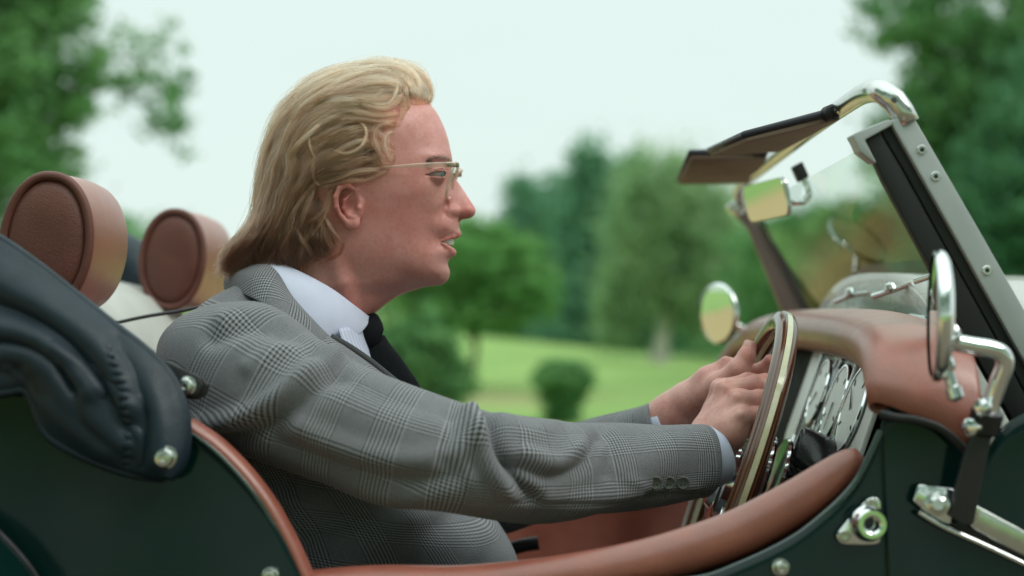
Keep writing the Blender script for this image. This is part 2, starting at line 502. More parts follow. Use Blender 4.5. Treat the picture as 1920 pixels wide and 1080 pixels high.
# big tree on the right, behind the windscreen
d = 17.0
tree('broadleaf_tree', 'large dense broadleaf tree behind the windscreen frame at the right edge', 'tree', B(2060, d),
     [E(1830, 330, d, 150, 260, 1.2), E(1880, 60, d, 150, 190, 1.2), E(1790, 210, d, 100, 150, .9), E(1700, 250, d, 70, 60, .6), E(2050, 300, d, 260, 420, 1.9), E(1900, 520, d, 150, 150, 1.2), E(1700, 20, d, 70, 90, .7)],
     L_mid, 1500, 64, .085, .11, .3, W(2020, 60, d + CAM_Y), 31, limbs=6)
d = 15.0
tree('shrub', 'tall dark laurel shrub filling the space right of the windscreen', 'shrub', B(1880, d),
     [E(1890, 480, d, 170, 170, 1.), E(1960, 330, d, 120, 220, 1.)], L_hedge, 520, 60, .09, .11, .06, W(1900, 480, d + CAM_Y), 36, limbs=3)

# conifers on the far side of the lawn
for i, (px, top, half, d) in enumerate([(985, 345, 62, 54), (1118, 282, 78, 50), (1052, 352, 92, 57), (1190, 312, 60, 56)]):
    b = B(px, d)
    ells = []
    for k, f in enumerate(np.linspace(0, 1, 7)):
        py = top + 14 + f * (610 - top); ells.append(E(px + (8 if k % 2 else -8), py, d, half * (.42 + 1.0 * f ** .6), 38, half * (.3 + .9 * f) * d / FPX))
    tree('conifer', ['dark conifer with a rounded top nearest the man on the far tree line', 'tallest dark conifer with a pointed top in the middle of the tree line',
                     'low dark conifer between the two taller ones behind the lawn', 'dark conifer standing behind the pale birch'][i], 'tree', b, ells, L_dark, 760, 40, .2, .24, .16,
         W(px, top + 10, d + CAM_Y), 50 + i, limbs=3, group='conifers on the far tree line', flat=.8)

# pale weeping birch with a light trunk
d = 30.0
tree('birch_tree', 'pale green weeping birch with a light trunk standing on the lawn', 'tree', B(1237, d),
     [E(1250, 370, d, 85, 80, .9), E(1215, 470, d, 80, 90, .9), E(1310, 430, d, 75, 100, .9), E(1180, 540, d, 50, 70, .8), E(1300, 530, d, 65, 70, .8), E(1150, 600, d, 30, 40, .5), E(1330, 590, d, 40, 50, .6)],
     L_pale, 620, 55, .11, .17, .20, W(1248, 380, d + CAM_Y), 71, bk=BARK_PALE, limbs=6, flat=1.3)

# small round green tree beside the man's chin
d = 19.0
tree('garden_tree', 'small spreading bright green tree beside the chin of the driver', 'tree', B(882, d),
     [E(880, 480, d, 105, 75, .7), E(940, 520, d, 95, 80, .7), E(830, 545, d, 90, 75, .6), E(900, 582, d, 100, 36, .6), E(975, 555, d, 60, 55, .5), E(790, 520, d, 60, 60, .5)],
     L_bright, 560, 60, .075, .085, .05, W(885, 560, d + CAM_Y), 81, limbs=7)
d = 11.5
tree('shrub', 'dense green shrub behind the tie and lapel of the driver', 'shrub', B(785, d),
     [E(785, 670, d, 75, 85, .35), E(740, 700, d, 70, 75, .3), E(815, 730, d, 55, 60, .28)], L_mid, 360, 60, .05, .05, .025, W(785, 660, d + CAM_Y), 83, limbs=4)
d = 13.2
tree('topiary', 'small clipped dark bush with a broad head alone on the lawn', 'shrub', B(1052, d),
     [E(1054, 708, d, 50, 27, .25), E(1040, 700, d, 26, 20, .15), E(1070, 716, d, 34, 22, .15), E(1052, 764, d, 30, 42, .14), E(1056, 740, d, 36, 24, .16)], L_mid, 420, 60, .035, .035, .05, W(1052, 720, d + CAM_Y), 85, limbs=3)

# hedges and shrubs closing the view
def hedge(label, spans, mat, n, per, size, spread, seed, name='hedge'):
    """spans: (px, top py, d) along its length, a leafy bank from the ground up to that top"""
    S = cr(np.array(spans, float), 40)
    r = np.random.default_rng(seed)
    q = S[r.integers(0, 40, n)]
    top = np.array([W(a[0], a[1], a[2] + CAM_Y) for a in q])
    f = r.random(n) ** .7
    g = ground_h(top[:, 0], top[:, 1])
    wdt = .05 * q[:, 2] * .5
    P = np.stack([top[:, 0] + r.normal(0, .5, n) * wdt, top[:, 1] + r.normal(0, .5, n) * wdt, g + (top[:, 2] - g) * f * (1 + .06 * r.normal(0, 1, n))], -1)
    c = S[20]; p0 = W(c[0], CY, c[2] + CAM_Y)
    o = root(name, (p0[0], p0[1], float(ground_h(p0[0], p0[1]))), label, name)
    leaves('foliage', P, per, size, spread, mat, o, seed)
    for k in range(0, 40, 6):
        b = W(S[k][0], CY, S[k][2] + CAM_Y); b[2] = ground_h(b[0], b[1]); t = W(S[k][0], S[k][1] * .6 + 230, S[k][2] + CAM_Y)
        link('stem', trunk_mesh([b, (b + t) / 2, t], [.08, .06, .02], seed + k, 6, 6), BARK, o)
    return o
hedge('dark hedge across the far end of the lawn right of the birch', [(1140, 560, 50), (1300, 500, 44), (1420, 470, 36), (1560, 440, 30)], L_hedge, 900, 50, .16, .2, 101)
hedge('low far hedge behind the headrests under the open sky', [(-200, 440, 40), (100, 420, 45), (240, 408, 50), (330, 450, 55), (480, 470, 60), (700, 440, 60)], L_mid, 800, 44, .17, .2, 102)
hedge('green hedge seen through the windscreen glass', [(1420, 452, 24), (1490, 410, 22), (1590, 412, 21), (1690, 350, 21)], L_mid, 520, 56, .1, .14, 103)
hedge('far green hedge behind the conifers and the small tree', [(700, 470, 66), (860, 440, 64), (1000, 430, 62), (1200, 400, 60)], L_mid, 600, 44, .2, .25, 104)
d = 17.5
tree('shrub', 'amber and olive shrub seen through the windscreen above the bonnet', 'shrub', B(1690, d),
     [E(1690, 470, d, 90, 80, .5), E(1650, 520, d, 90, 60, .5), E(1740, 520, d, 80, 90, .5), E(1600, 550, d, 70, 50, .4)], L_amber, 520, 60, .06, .08, .05, W(1690, 470, d + CAM_Y), 105, limbs=4)

# the wood on the near side of the drive, which the paintwork and chrome mirror
r_ = np.random.default_rng(9)
P = []
for k in range(5200):
    a = r_.uniform(-2.0, 1.5); R_ = r_.uniform(19, 24)
    h = 19 + 2.2 * math.sin(a * 7) + .9 * math.sin(a * 17 + 1)
    P.append((R_ * math.sin(a) * 1.5, -R_ * math.cos(a) - 4, h * r_.random() ** .6))
P = np.array(P)
wd = leaves('woods', P, 14, .55, .5, L_dark, None, 201)
wd['kind'] = 'stuff'; wd['label'] = 'dark green wood bordering the drive behind the viewer'; wd['category'] = 'woods'
# ================================================================== the car
car = root('roadster', (-0.1, 0.3, 0.0), 'dark green open vintage roadster with tan leather cockpit trim', 'car')
YS = -0.33                                   # near flank of the body

def flank(px, py, bulge=0.0):
    return W(px, py, YS - bulge)

def side_panel(name, top, low, y_top, y_low, n, m, mat, thick=.0035):
    """body side between an upper and a lower edge, crowned outward"""
    T = cr(np.array(top, float), n); L = cr(np.array(low, float), n)
    P = np.zeros((n, m, 3))
    for j in range(m):
        f = j / (m - 1); q = T * (1 - f) + L * f
        for i in range(n):
            g = min(1, max(0, (q[i, 1] - 760) / 700)); y = YS + .005 - .022 * g * g * (3 - 2 * g)
            P[i, j] = W(q[i, 0], q[i, 1], y)
    return grid_obj(name, P, mat, car, thick)

# rear quarter: its cockpit edge sweeps down from behind the driver's shoulder
quarter_edge = [(-1420, 590), (-800, 600), (-260, 640), (-60, 690), (120, 735), (250, 765), (346, 800), (400, 838), (450, 888), (492, 942), (526, 1000), (553, 1056), (585, 1130), (640, 1260)]
side_panel('rear_quarter_panel', quarter_edge, [(-1420, 1900), (-800, 1900), (-300, 1900), (-100, 1900), (0, 1900), (100, 1750), (200, 1750), (300, 1750), (400, 1750), (480, 1750), (560, 1750), (620, 1750), (700, 1750), (780, 1750)],
           YS + .006, YS - .03, 110, 40, M['paint'])
qe = cr(np.array([(x + 9, y - 3, YS + .012) for x, y in quarter_edge[6:]]), 40)
tube('leather_edging', WP(qe), .0075, M['leather'], car, n=60, seg=10, r2=.016)
qe2 = cr(np.array([(x - 2, y + 3, YS - .001) for x, y in quarter_edge[6:]]), 40)
tube('panel_lip', WP(qe2), .0030, M['paint_lip_lit'], car, n=60, seg=8)
# rear wing, its seam and swell at the lower left
P = patch([WP([(-200, 860, YS - .02), (-60, 955, YS - .02), (20, 1025, YS - .02), (75, 1100, YS - .02), (110, 1200, YS - .02)]),
           WP([(-260, 960, YS - .10), (-120, 1030, YS - .11), (-50, 1090, YS - .11), (0, 1160, YS - .11), (30, 1260, YS - .11)]),
           WP([(-300, 1120, YS - .16), (-200, 1200, YS - .17), (-120, 1280, YS - .17), (-60, 1380, YS - .17), (-40, 1460, YS - .17)])], 30, 14)
grid_obj('rear_wing', P, M['paint'], car, .003)
tube('wing_piping', WP([(-200, 858, YS - .021), (-60, 953, YS - .021), (20, 1023, YS - .021), (75, 1098, YS - .021), (110, 1198, YS - .021)]), .0035, M['rubber'], car, n=40, seg=8)

# door and scuttle side
door_edge = [(560, 1150), (760, 1130), (980, 1108), (1150, 1096), (1240, 1090), (1320, 1080), (1380, 1058), (1442, 1030), (1495, 1000), (1542, 963), (1578, 930), (1606, 896), (1630, 850), (1650, 806)]
side_panel('door', door_edge, [(700 + i * 76, 1750) for i in range(14)], YS + .004, YS - .03, 90, 30, M['paint'])
cowl_edge = [(1652, 797), (1664, 766), (1700, 756), (1750, 768), (1800, 800), (1840, 850), (1880, 800), (1935, 770), (2030, 770), (2200, 790)]
side_panel('scuttle_side', cowl_edge, [(1690 + i * 70, 1750) for i in range(10)], YS + .004, YS - .03, 60, 30, M['paint'])
tube('panel_lip', WP([(x + 2, y + 2, YS - .0005) for x, y in door_edge[4:]]), .0032, M['paint_lip_lit'], car, n=70, seg=8)
# shut line between door and scuttle side
tube('shut_line', WP([(1654, 800, YS + .0045), (1668, 870, YS + .003), (1684, 960, YS + .0005), (1698, 1080, YS - .0045), (1705, 1180, YS - .009)]), .0014, M['rubber'], car, n=30, seg=6)
# far flank, floor and bulkheads keep the tub closed from every side
P = np.array([[[x, .93, .3 + f * (np.interp(x, [-1.1, -.5, -.3, .3, .62], [1.04, 1.05, .83, .83, .9]) - .3)] for f in np.linspace(0, 1, 8)] for x in np.linspace(-1.1, .62, 40)])
grid_obj('far_flank', P, M['paint'], car, .004)
P = np.array([[[-1.1 - .05 * math.sin(math.pi * (y + .33) / 1.26), y, z] for y in np.linspace(YS, .93, 16)] for z in np.linspace(.3, 1.05, 10)])
grid_obj('tail_panel', P, M['paint'], car, .004)
for sg in (-1, 1):
    P = np.array([[[X, .30 + sg * ((.43 - .16 * f) + .06 * u), .80 - .36 * u] for u in np.linspace(0, 1, 6)] for f, X in zip(np.linspace(0, 1, 12), np.linspace(.50, 1.62, 12))])
    grid_obj('bonnet_side', P, M['paint'], car, .004)
P = np.array([[[1.63 + .03 * math.sin(math.pi * u), .30 + s_ * .26, .44 + .62 * u] for s_ in np.linspace(-1, 1, 9)] for u in np.linspace(0, 1, 8)])
grid_obj('radiator_grille', P, M['steel'], car, .02)
P = np.array([[[x, y, .25] for y in np.linspace(YS + .02, .92, 8)] for x in np.linspace(-1.1, .7, 10)])
grid_obj('floor_pan', P, M['dark_trim'], car, .01)
P = np.array([[[.44 + .05 * y, y, z] for y in np.linspace(YS + .03, .9, 10)] for z in np.linspace(.26, 1.0, 8)])
grid_obj('bulkhead', P, M['dark_trim'], car, .01)

# padded leather roll on the door top
roll = [(520, 1120, -.305, 46), (700, 1106, -.305, 46), (860, 1104, -.305, 44), (1000, 1092, -.305, 44), (1100, 1077, -.305, 44), (1200, 1057, -.305, 44), (1296, 1030, -.305, 44), (1380, 1000, -.305, 44),
        (1450, 965, -.306, 43), (1508, 930, -.307, 40), (1560, 893, -.308, 35), (1596, 864, -.309, 26), (1613, 849, -.31, 12)]
R = np.array([(*W(a, b, c), r * (c - CAM_Y) / FPX) for a, b, c, r in roll])
V, F = tube_data(R[:, :3], R[:, 3], 110, 24, r2=np.minimum(R[:, 3], .023))
link('door_top_roll', mesh_any('door_top_roll', V, F), M['leather'], car)
# dark inner face of the door
P = patch([WP([(620, 1120, -.29), (1000, 1110, -.29), (1300, 1050, -.29), (1500, 950, -.29), (1600, 880, -.29)]),
           WP([(620, 1500, -.29), (1000, 1500, -.29), (1300, 1500, -.29), (1500, 1500, -.29), (1600, 1500, -.29)])], 30, 8)
grid_obj('door_lining', P, M['leather_dark'], car, .006)

# far side of the cockpit: leather lined door, its roll, and the padded tunnel
P = np.array([[W(px, py, .80) for py in np.linspace(846, 1400, 20)] for px in np.linspace(700, 1330, 40)])
uu = np.linspace(0, 1, 40)[:, None]; vv = np.linspace(0, 1, 20)[None]
P[..., 1] += .012 * np.sin(vv * 9 + np.sin(uu * 7) * .6) * np.exp(-vv * 1.5) + .006 * np.sin(uu * 23 + vv * 5)
grid_obj('far_door_lining', P, M['leather'], car, .006)
tube('far_door_roll', [W(640, 860, .86), W(860, 852, .86), W(1000, 846, .86), W(1130, 836, .86), W(1220, 800, .87), W(1300, 740, .87), W(1345, 700, .87)], .018, M['leather'], car, n=50, seg=14)
tube('handbrake', WP([(930, 1040, .24), (975, 1024, .24), (1010, 1018, .24)]), .009, M['rubber'], car, n=16)

# ------------------------------------------------------------------ dashboard
# crash pad: one sheet from the windscreen foot over the lip that faces the driver, wrapping down the near flank
lip = [(1330, 760, .86), (1352, 712, .86), (1378, 668, .84), (1404, 640, .78), (1440, 622, .62), (1500, 621, .36), (1560, 626, .14), (1612, 636, -.05), (1650, 654, -.20), (1664, 682, -.275), (1657, 722, -.305), (1646, 764, -.322)]
lr = [.018, .019, .020, .021, .022, .023, .024, .0245, .025, .022, .016, .007]
LP = WP(lip)
lipc = cr(np.column_stack([LP, lr]), 60)
T, N, Bn = frames(lipc[:, :3])
fore = cr(WP([(1400, 790, .93), (1420, 740, .92), (1440, 690, .90), (1470, 630, .82), (1510, 602, .64), (1570, 594, .36), (1660, 596, .10), (1735, 606, -.10), (1800, 640, -.24), (1832, 700, -.318), (1836, 770, -.336), (1812, 846, -.338)]), 60)
outer = lipc[:, :3].copy()
dirv = unit(fore - outer)
dirv = unit(dirv - T * (dirv * T).sum(1, keepdims=True)); nrm = unit(np.cross(dirv, T)); nrm = nrm * (1 if nrm[25, 2] > 0 else -1)
s = outer + nrm * lipc[:, 3:4] * .97
s = outer + nrm * lipc[:, 3:4]
P = []
for ph in np.radians(np.linspace(-150, 88, 22)):
    P.append(outer + lipc[:, 3:4] * (-dirv * math.cos(ph) + nrm * math.sin(ph)))
for f in np.linspace(.06, 1, 16):
    P.append(s * (1 - f) + (fore + nrm * .003) * f + nrm * (.007 * math.sin(math.pi * f)))
P = np.stack(P, 1)
grid_obj('dash_pad', P, M['leather'], car, .003, off=0)
# black rubber strip under the pad on the near flank
tube('rubber_strip', WP([(1650, 776, -.333), (1680, 783, -.336), (1720, 788, -.338), (1765, 804, -.339), (1806, 840, -.340), (1830, 866, -.340)]), .0042, M['rubber'], car, n=30, seg=10)
# fascia board behind the roll, faces the seats
fas = patch([WP([(1395, 668, .80), (1500, 640, .36), (1590, 655, .0), (1650, 690, -.24)]), WP([(1372, 800, .80), (1466, 800, .36), (1548, 860, .0), (1600, 900, -.24)]), WP([(1372, 1000, .80), (1460, 1060, .36), (1530, 1130, .0), (1580, 1180, -.24)])], 30, 16)
fas[..., 0] += .035
grid_obj('fascia', fas, M['dark_trim'], car, .004)

# instrument panel: a plate on the fascia plane; (y, v) run across the car and up the plate
tilt = math.radians(19)
PN0 = W(1576, 752, .06) + np.array([.0, 0, 0])
ey = unit(np.array([.06, 1.0, 0])); ev = np.array([math.sin(tilt), 0, math.cos(tilt)]); en = unit(np.cross(ev, ey)) 
if en[0] > 0: en = -en
def pn(u, v, h=0.0): return PN0 + ey * u + ev * v + en * h
def rrect(w, h, r, n=6):
    out = []
    for cx, cy, a0 in ((w - r, h - r, 0), (-w + r, h - r, 90), (-w + r, -h + r, 180), (w - r, -h + r, 270)):
        for k in range(n + 1):
            a = math.radians(a0 + 90 * k / n); out.append((cx + r * math.cos(a), cy + r * math.sin(a)))
    return out
pl = rrect(.240, .080, .022)
prism('instrument_panel', [pn(u + .025, v, 0.0) for u, v in pl], en * .006, M['dial'], car, bevel=.0015)  # plate coloured white, the sky glare on it put into the base colour
pl2 = rrect(.116, .073, .018)
prism('panel_inset', [pn(u + .05, v, .0062) for u, v in pl2], en * .002, M['grey_panel'], car)
tube('panel_trim', [pn(u + .05, v, .009) for u, v in rrect(.119, .076, .02)], .0024, M['chrome'], car, n=90, seg=8, closed=True)
def dial(u, v, r, deep=.0036):
    c = pn(u, v, .008)
    g = lathe('gauge', c, en, [(r * 1.0, 0), (r * 1.03, deep * .5), (r * 1.0, deep), (r * .95, deep), (r * .93, deep * .6)], M['chrome'], car, seg=28)
    f = lathe('dial_face', c + en * deep * .45, en, [(r * .94, 0), (r * .94, .001), (r * .2, .0012)], M['dial'], g, seg=28)
    a = random.uniform(-2.2, 2.2); dv = ey * math.cos(a) + ev * math.sin(a); pv = ey * -math.sin(a) + ev * math.cos(a)
    o_ = c + en * (deep * .45 + .002)
    prism('needle', [o_ - pv * r * .04, o_ + dv * r * .72, o_ + pv * r * .04], en * .0006, M['rubber'], g)
    for k in range(4):
        b = math.radians(-120 + k * 80) + math.pi / 2; d1 = ey * math.cos(b) + ev * math.sin(b); d2 = ey * -math.sin(b) + ev * math.cos(b)
        o2 = c + en * (deep * .45 + .0013)
        prism('tick', [o2 + d1 * r * .66 - d2 * r * .025, o2 + d1 * r * .82 - d2 * r * .025, o2 + d1 * r * .82 + d2 * r * .025, o2 + d1 * r * .66 + d2 * r * .025], en * .0004, M['rubber'], g)
dial(.105, 0, .043); dial(-.022, -.004, .046); dial(-.128, -.004, .050)
for i in range(2):
    for j in range(3): dial(.030 + i * .027, .046 - j * .044, .0108, .0032)

# ------------------------------------------------------------------ steering wheel
wt, wyaw = math.radians(20), math.radians(4.2)
WT = W(1468, 604, 0.0)                                     # centre of the rim section at the top
Rw = .185
w_up = np.array([math.sin(wt), 0, math.cos(wt)])
w_y = unit(np.array([math.sin(wyaw), math.cos(wyaw), 0])); w_up = unit(w_up - w_y * (w_up @ w_y))
w_n = unit(np.cross(w_up, w_y));
if w_n[0] > 0: w_n = -w_n                                  # towards the driver
WC = WT - w_up * Rw
def wheel_ring(name, prof, mat, parent, n=120, seg=None):
    """prof: closed list of (radial, axial) section points"""
    a = np.linspace(0, 2 * np.pi, n, endpoint=False); k = len(prof)
    rad = np.cos(a)[:, None] * w_up + np.sin(a)[:, None] * w_y
    V = np.zeros((n, k, 3))
    for j, (r, h) in enumerate(prof): V[:, j] = WC + rad * (Rw + r) + w_n * h
    me = mesh_any(name, V.reshape(-1, 3), grid_faces(n, k, True, True), auto=1.2)
    return link(name, me, mat, parent)
def wood_mat():
    t = NT('laminated_wood_rim'); c = t.coord('Object')
    dt = t.n('ShaderNodeVectorMath', operation='DOT_PRODUCT'); t.l(c, dt.inputs[0]); dt.inputs[1].default_value = tuple(w_n)
    ax = dt.outputs['Value']
    ly = t.math('SINE', t.math('MULTIPLY', ax, 2 * math.pi / .0036))
    n = t.noise(t.coord('Object', (1, 1, .3)), 130, 4)
    col = t.mix(t.rng(ly, -.2, .5, 0, 1), (.040, .014, .008), (.165, .062, .028))
    col = t.mix(t.rng(n, .3, .75, 0, .5), col, (.10, .035, .018))
    return t.done(t.bsdf(col, .22, 0, None, **{'Coat Weight': .35, 'Coat Roughness': .06}))
M['wood'] = wood_mat()
sw = bpy.data.objects.new('steering_wheel', None); COL.objects.link(sw); sw.parent = car; sw.matrix_parent_inverse = Matrix.Translation(-car.location)
def half_prof(sg):
    pr = []
    for k in range(13):
        a = -math.pi / 2 + math.pi * k / 12
        pr.append((.0120 * math.sin(a), sg * (.0030 + .0092 * math.cos(a))))
    return pr
wheel_ring('rim_wood', half_prof(1), M['wood'], sw)
wheel_ring('rim_wood', half_prof(-1), M['wood'], sw)
M['inlay'] = simple('cream_inlay', (.50, .45, .29), .22, var=.08, vscale=60, **{'Coat Weight': .8})
wheel_ring('rim_inlay', [(-.0122, -.0029), (.0124, -.0029), (.0124, .0029), (-.0122, .0029)], M['inlay'], sw)
tv, tf = lathe_data(WC, w_n, [(.052, -.012), (.056, -.006), (.054, .004), (.047, .008), (.040, .008), (.036, .014), (.018, .020), (.0005, .021)], 40)
link('horn_boss', mesh_any('horn_boss', tv, tf, auto=.6), M['chrome'], sw)
for k in range(4):
    a = math.radians(45 + 90 * k)
    for j in (-1.5, -.5, .5, 1.5):
        d1 = w_up * math.cos(a) + w_y * math.sin(a); d2 = -w_up * math.sin(a) + w_y * math.cos(a)
        tube('spoke', [WC + d1 * .045 + d2 * .0085 * j - w_n * .004, WC + d1 * .12 + d2 * .0085 * j - w_n * .002, WC + d1 * (Rw - .008) + d2 * .0085 * j], .0028, M['chrome'], sw, n=10, seg=8)
for h, r in ((-.034, .062), (-.052, .064)):
    lathe('column_ring', WC + w_n * h, w_n, [(r * .7, -.004), (r, -.003), (r + .002, 0), (r, .003), (r * .7, .004)], M['chrome'], sw, seg=40)
lathe('column_shroud', WC + w_n * -.06, -w_n, [(.03, 0), (.046, .004), (.05, .03), (.055, .12), (.058, .2), (.03, .205)], M['black_gloss'], sw, seg=32)
# black fairing of the column under the instruments
P = patch([WP([(1482, 866, -.06), (1500, 812, -.05), (1506, 806, .02), (1500, 812, .08)]), WP([(1540, 905, -.08), (1560, 838, -.06), (1562, 832, .02), (1556, 838, .08)]), WP([(1600, 960, -.08), (1612, 880, -.06), (1612, 872, .02), (1604, 880, .08)])], 14, 16)
grid_obj('column_fairing', P, M['black_gloss'], car, .004)
P = patch([WP([(1482, 866, -.06), (1478, 900, -.055), (1474, 960, -.05)]), WP([(1540, 905, -.08), (1536, 960, -.08), (1530, 1040, -.08)]), WP([(1600, 960, -.08), (1598, 1000, -.08), (1590, 1080, -.08)])], 10, 10)
grid_obj('column_fairing', P, M['black_gloss'], car, .004)

# ------------------------------------------------------------------ windscreen
YP = -.25
def wp(px, py, dy=0.0): return W(px, py, YP + dy)
post = prism('windscreen_post', [wp(1670, 229), wp(1674, 224), wp(1707, 214), wp(1712, 217), wp(1830, 421), wp(1925, 588), wp(2070, 850), (wp(2026, 860)), wp(1900, 640), wp(1785, 432)], (0, .016, 0), M['silver'], car, bevel=.0012)
for px, py in ((1728, 281), (1754, 331), (1850, 507)):
    V, F = screw_data(wp(px, py, .0005), (0, -1, 0), .0048, .0018)
    so_ = link('screw', mesh_any('screw', V, F, auto=.5), M['steel'], post)
    lathe('screw_recess', wp(px, py, -.0004), (0, -1, 0), [(.0021, 0), (.0021, .0006), (.0002, .0006)], M['rubber'], so_, seg=6)
prism('rubber_seal', [wp(1622, 262, .004), wp(1648, 246, .004), wp(1693, 320, .004), wp(1780, 478, .004), wp(1870, 640, .004), wp(1990, 868, .004), wp(1950, 880, .004), wp(1820, 650, .004), wp(1735, 484, .004), wp(1655, 335, .004)], (0, .014, 0), M['rubber'], car, bevel=.002)
prism('rubber_seal', [wp(1650, 244, .007), wp(1671, 233, .007), wp(1790, 440, .007), wp(1905, 650, .007), wp(2020, 862, .007), wp(1991, 868, .007), wp(1872, 640, .007), wp(1782, 478, .007), wp(1695, 320, .007)], (0, .012, 0), M['rubber'], car, bevel=.002)
prism('corner_bracket', [wp(1597, 254, -.002), wp(1604, 249, -.002), wp(1664, 224, -.002), wp(1676, 226, -.002), wp(1672, 235, -.002), wp(1622, 262, -.002), wp(1632, 282, -.002), wp(1644, 305, -.002), wp(1638, 304, -.002), wp(1612, 284, -.002), wp(1606, 270, -.002)], (0, .022, 0), M['silver'], car, bevel=.0012)
prism('post_foot', [wp(1890, 826, -.06), wp(1912, 800, -.06), wp(1960, 790, -.06), wp(1975, 860, -.06), wp(1915, 856, -.06)], (0, .012, 0), M['silver'], car, bevel=.0015)
# chrome header tube across the car
hd = [(1702, 232, YP + .008, .0115), (1690, 208, YP + .008, .0115), (1672, 184, YP + .008, .0115), (1652, 172, YP + .015, .0115), (1630, 172, YP + .05, .011), (1600, 187, -.13, .010), (1520, 243, .13, .010), (1440, 305, .48, .010), (1396, 340, .74, .010), (1386, 352, .80, .010), (1388, 372, .82, .010), (1396, 392, .82, .010)]
R = np.array([(*W(a, b, c), r) for a, b, c, r in hd])
V, F = tube_data(R[:, :3], R[:, 3], 90, 16)
hb = link('header_rail', mesh_any('header_rail', V, F), M['steel'], car)
V, F = screw_data(W(1676, 188, YP - .0045), (.3, -.9, .4), .003, .0012)
link('screw', mesh_any('screw', V, F, auto=.5), M['rubber'], hb)
# far post
YF = .82
prism('windscreen_post', [W(1372, 392, YF), W(1398, 382, YF), W(1424, 420, YF), W(1470, 505, YF), W(1512, 590, YF), W(1530, 640, YF), W(1490, 640, YF), W(1448, 535, YF), W(1405, 430, YF)], (0, .018, 0), simple('brown_grey_post', (.17, .12, .11), .45, metal=.2, var=.05), car, bevel=.001)
prism('corner_bracket', [W(1363, 386, YF - .004), W(1385, 374, YF - .004), W(1412, 366, YF - .004), W(1416, 388, YF - .004), W(1388, 404, YF - .004), W(1376, 402, YF - .004)], (0, .03, 0), M['chrome'], car, bevel=.002)
prism('rubber_seal', [W(1424, 412, YF - .006), W(1432, 412, YF - .006), W(1482, 505, YF - .006), W(1526, 596, YF - .006), W(1540, 640, YF - .006), W(1530, 640, YF - .006), W(1512, 590, YF - .006), W(1470, 505, YF - .006)], (0, .016, 0), M['rubber'], car)
# glass
t = NT('windscreen_glass')
fr = t.n('ShaderNodeFresnel'); fr.inputs[0].default_value = 1.09
tr = t.n('ShaderNodeBsdfTransparent'); tr.inputs[0].default_value = (.93, .96, .94, 1)
gl = t.n('ShaderNodeBsdfGlossy'); gl.inputs[0].default_value = (1, 1, 1, 1); gl.inputs[1].default_value = .01
ge = t.n('ShaderNodeNewGeometry'); fm_ = t.math('MULTIPLY', fr.outputs[0], t.math('SUBTRACT', 1.0, ge.outputs['Backfacing']))
mx = t.n('ShaderNodeMixShader'); t.l(fm_, mx.inputs[0]); t.l(tr.outputs[0], mx.inputs[1]); t.l(gl.outputs[0], mx.inputs[2])
M['glass'] = t.done(mx.outputs[0])
g0, g1, g2, g3 = W(1652, 258, YP + .02), W(1960, 860, YP + .02), W(1520, 610, YF - .01), W(1400, 396, YF - .01)
gn = unit(np.cross(g1 - g0, g3 - g0))
prism('windscreen_glass', [g0, g1, g2, g3], gn * .005, M['glass'], car)
# lower rail, wipers and washer jets in front of the glass
tube('lower_rail', WP([(1515, 602, .80), (1560, 592, .60), (1620, 590, .36), (1700, 594, .12), (1752, 602, -.02), (1800, 618, -.12), (1860, 660, -.22)]), .006, M['chrome'], car, n=50, seg=10)
tube('lower_rail', WP([(1560, 603, .60), (1620, 601, .36), (1700, 605, .12), (1752, 613, -.02), (1800, 630, -.12)]), .004, M['chrome'], car, n=50, seg=10)
for (a, b, c) in (((1590, 566), (1622, 554), (1655, 549)), ((1664, 556), (1700, 545), (1740, 531)), ((1745, 528), (1800, 512), (1850, 506))):
    dx = .30 if a[0] < 1600 else (.12 if a[0] < 1700 else -.05)
    w_ = tube('wiper', [W(*a, dx + .02) + [-.018, 0, 0], W(*b, dx) + [-.018, 0, 0], W(*c, dx - .02) + [-.018, 0, 0]], .0035, M['chrome'], car, n=14, seg=8)
    lathe('wiper_pivot', W(b[0], b[1] - 4, dx) + [-.018, 0, -.004], (-.3, 0, 1), [(.006, 0), (.008, .004), (.006, .01), (.001, .012)], M['chrome'], w_, seg=14)
# bonnet and scuttle top
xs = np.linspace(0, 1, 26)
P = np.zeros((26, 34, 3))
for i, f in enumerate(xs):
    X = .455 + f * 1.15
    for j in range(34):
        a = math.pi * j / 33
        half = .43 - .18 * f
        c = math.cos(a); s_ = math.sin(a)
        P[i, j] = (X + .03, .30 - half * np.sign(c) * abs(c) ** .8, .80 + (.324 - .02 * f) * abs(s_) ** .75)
bon = grid_obj('bonnet', P, M['pale_bonnet'], car, .003)
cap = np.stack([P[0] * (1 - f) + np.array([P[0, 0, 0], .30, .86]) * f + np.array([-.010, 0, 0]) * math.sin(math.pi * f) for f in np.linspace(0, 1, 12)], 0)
grid_obj('scuttle_panel', cap, M['pale_bonnet'], bon, .002)

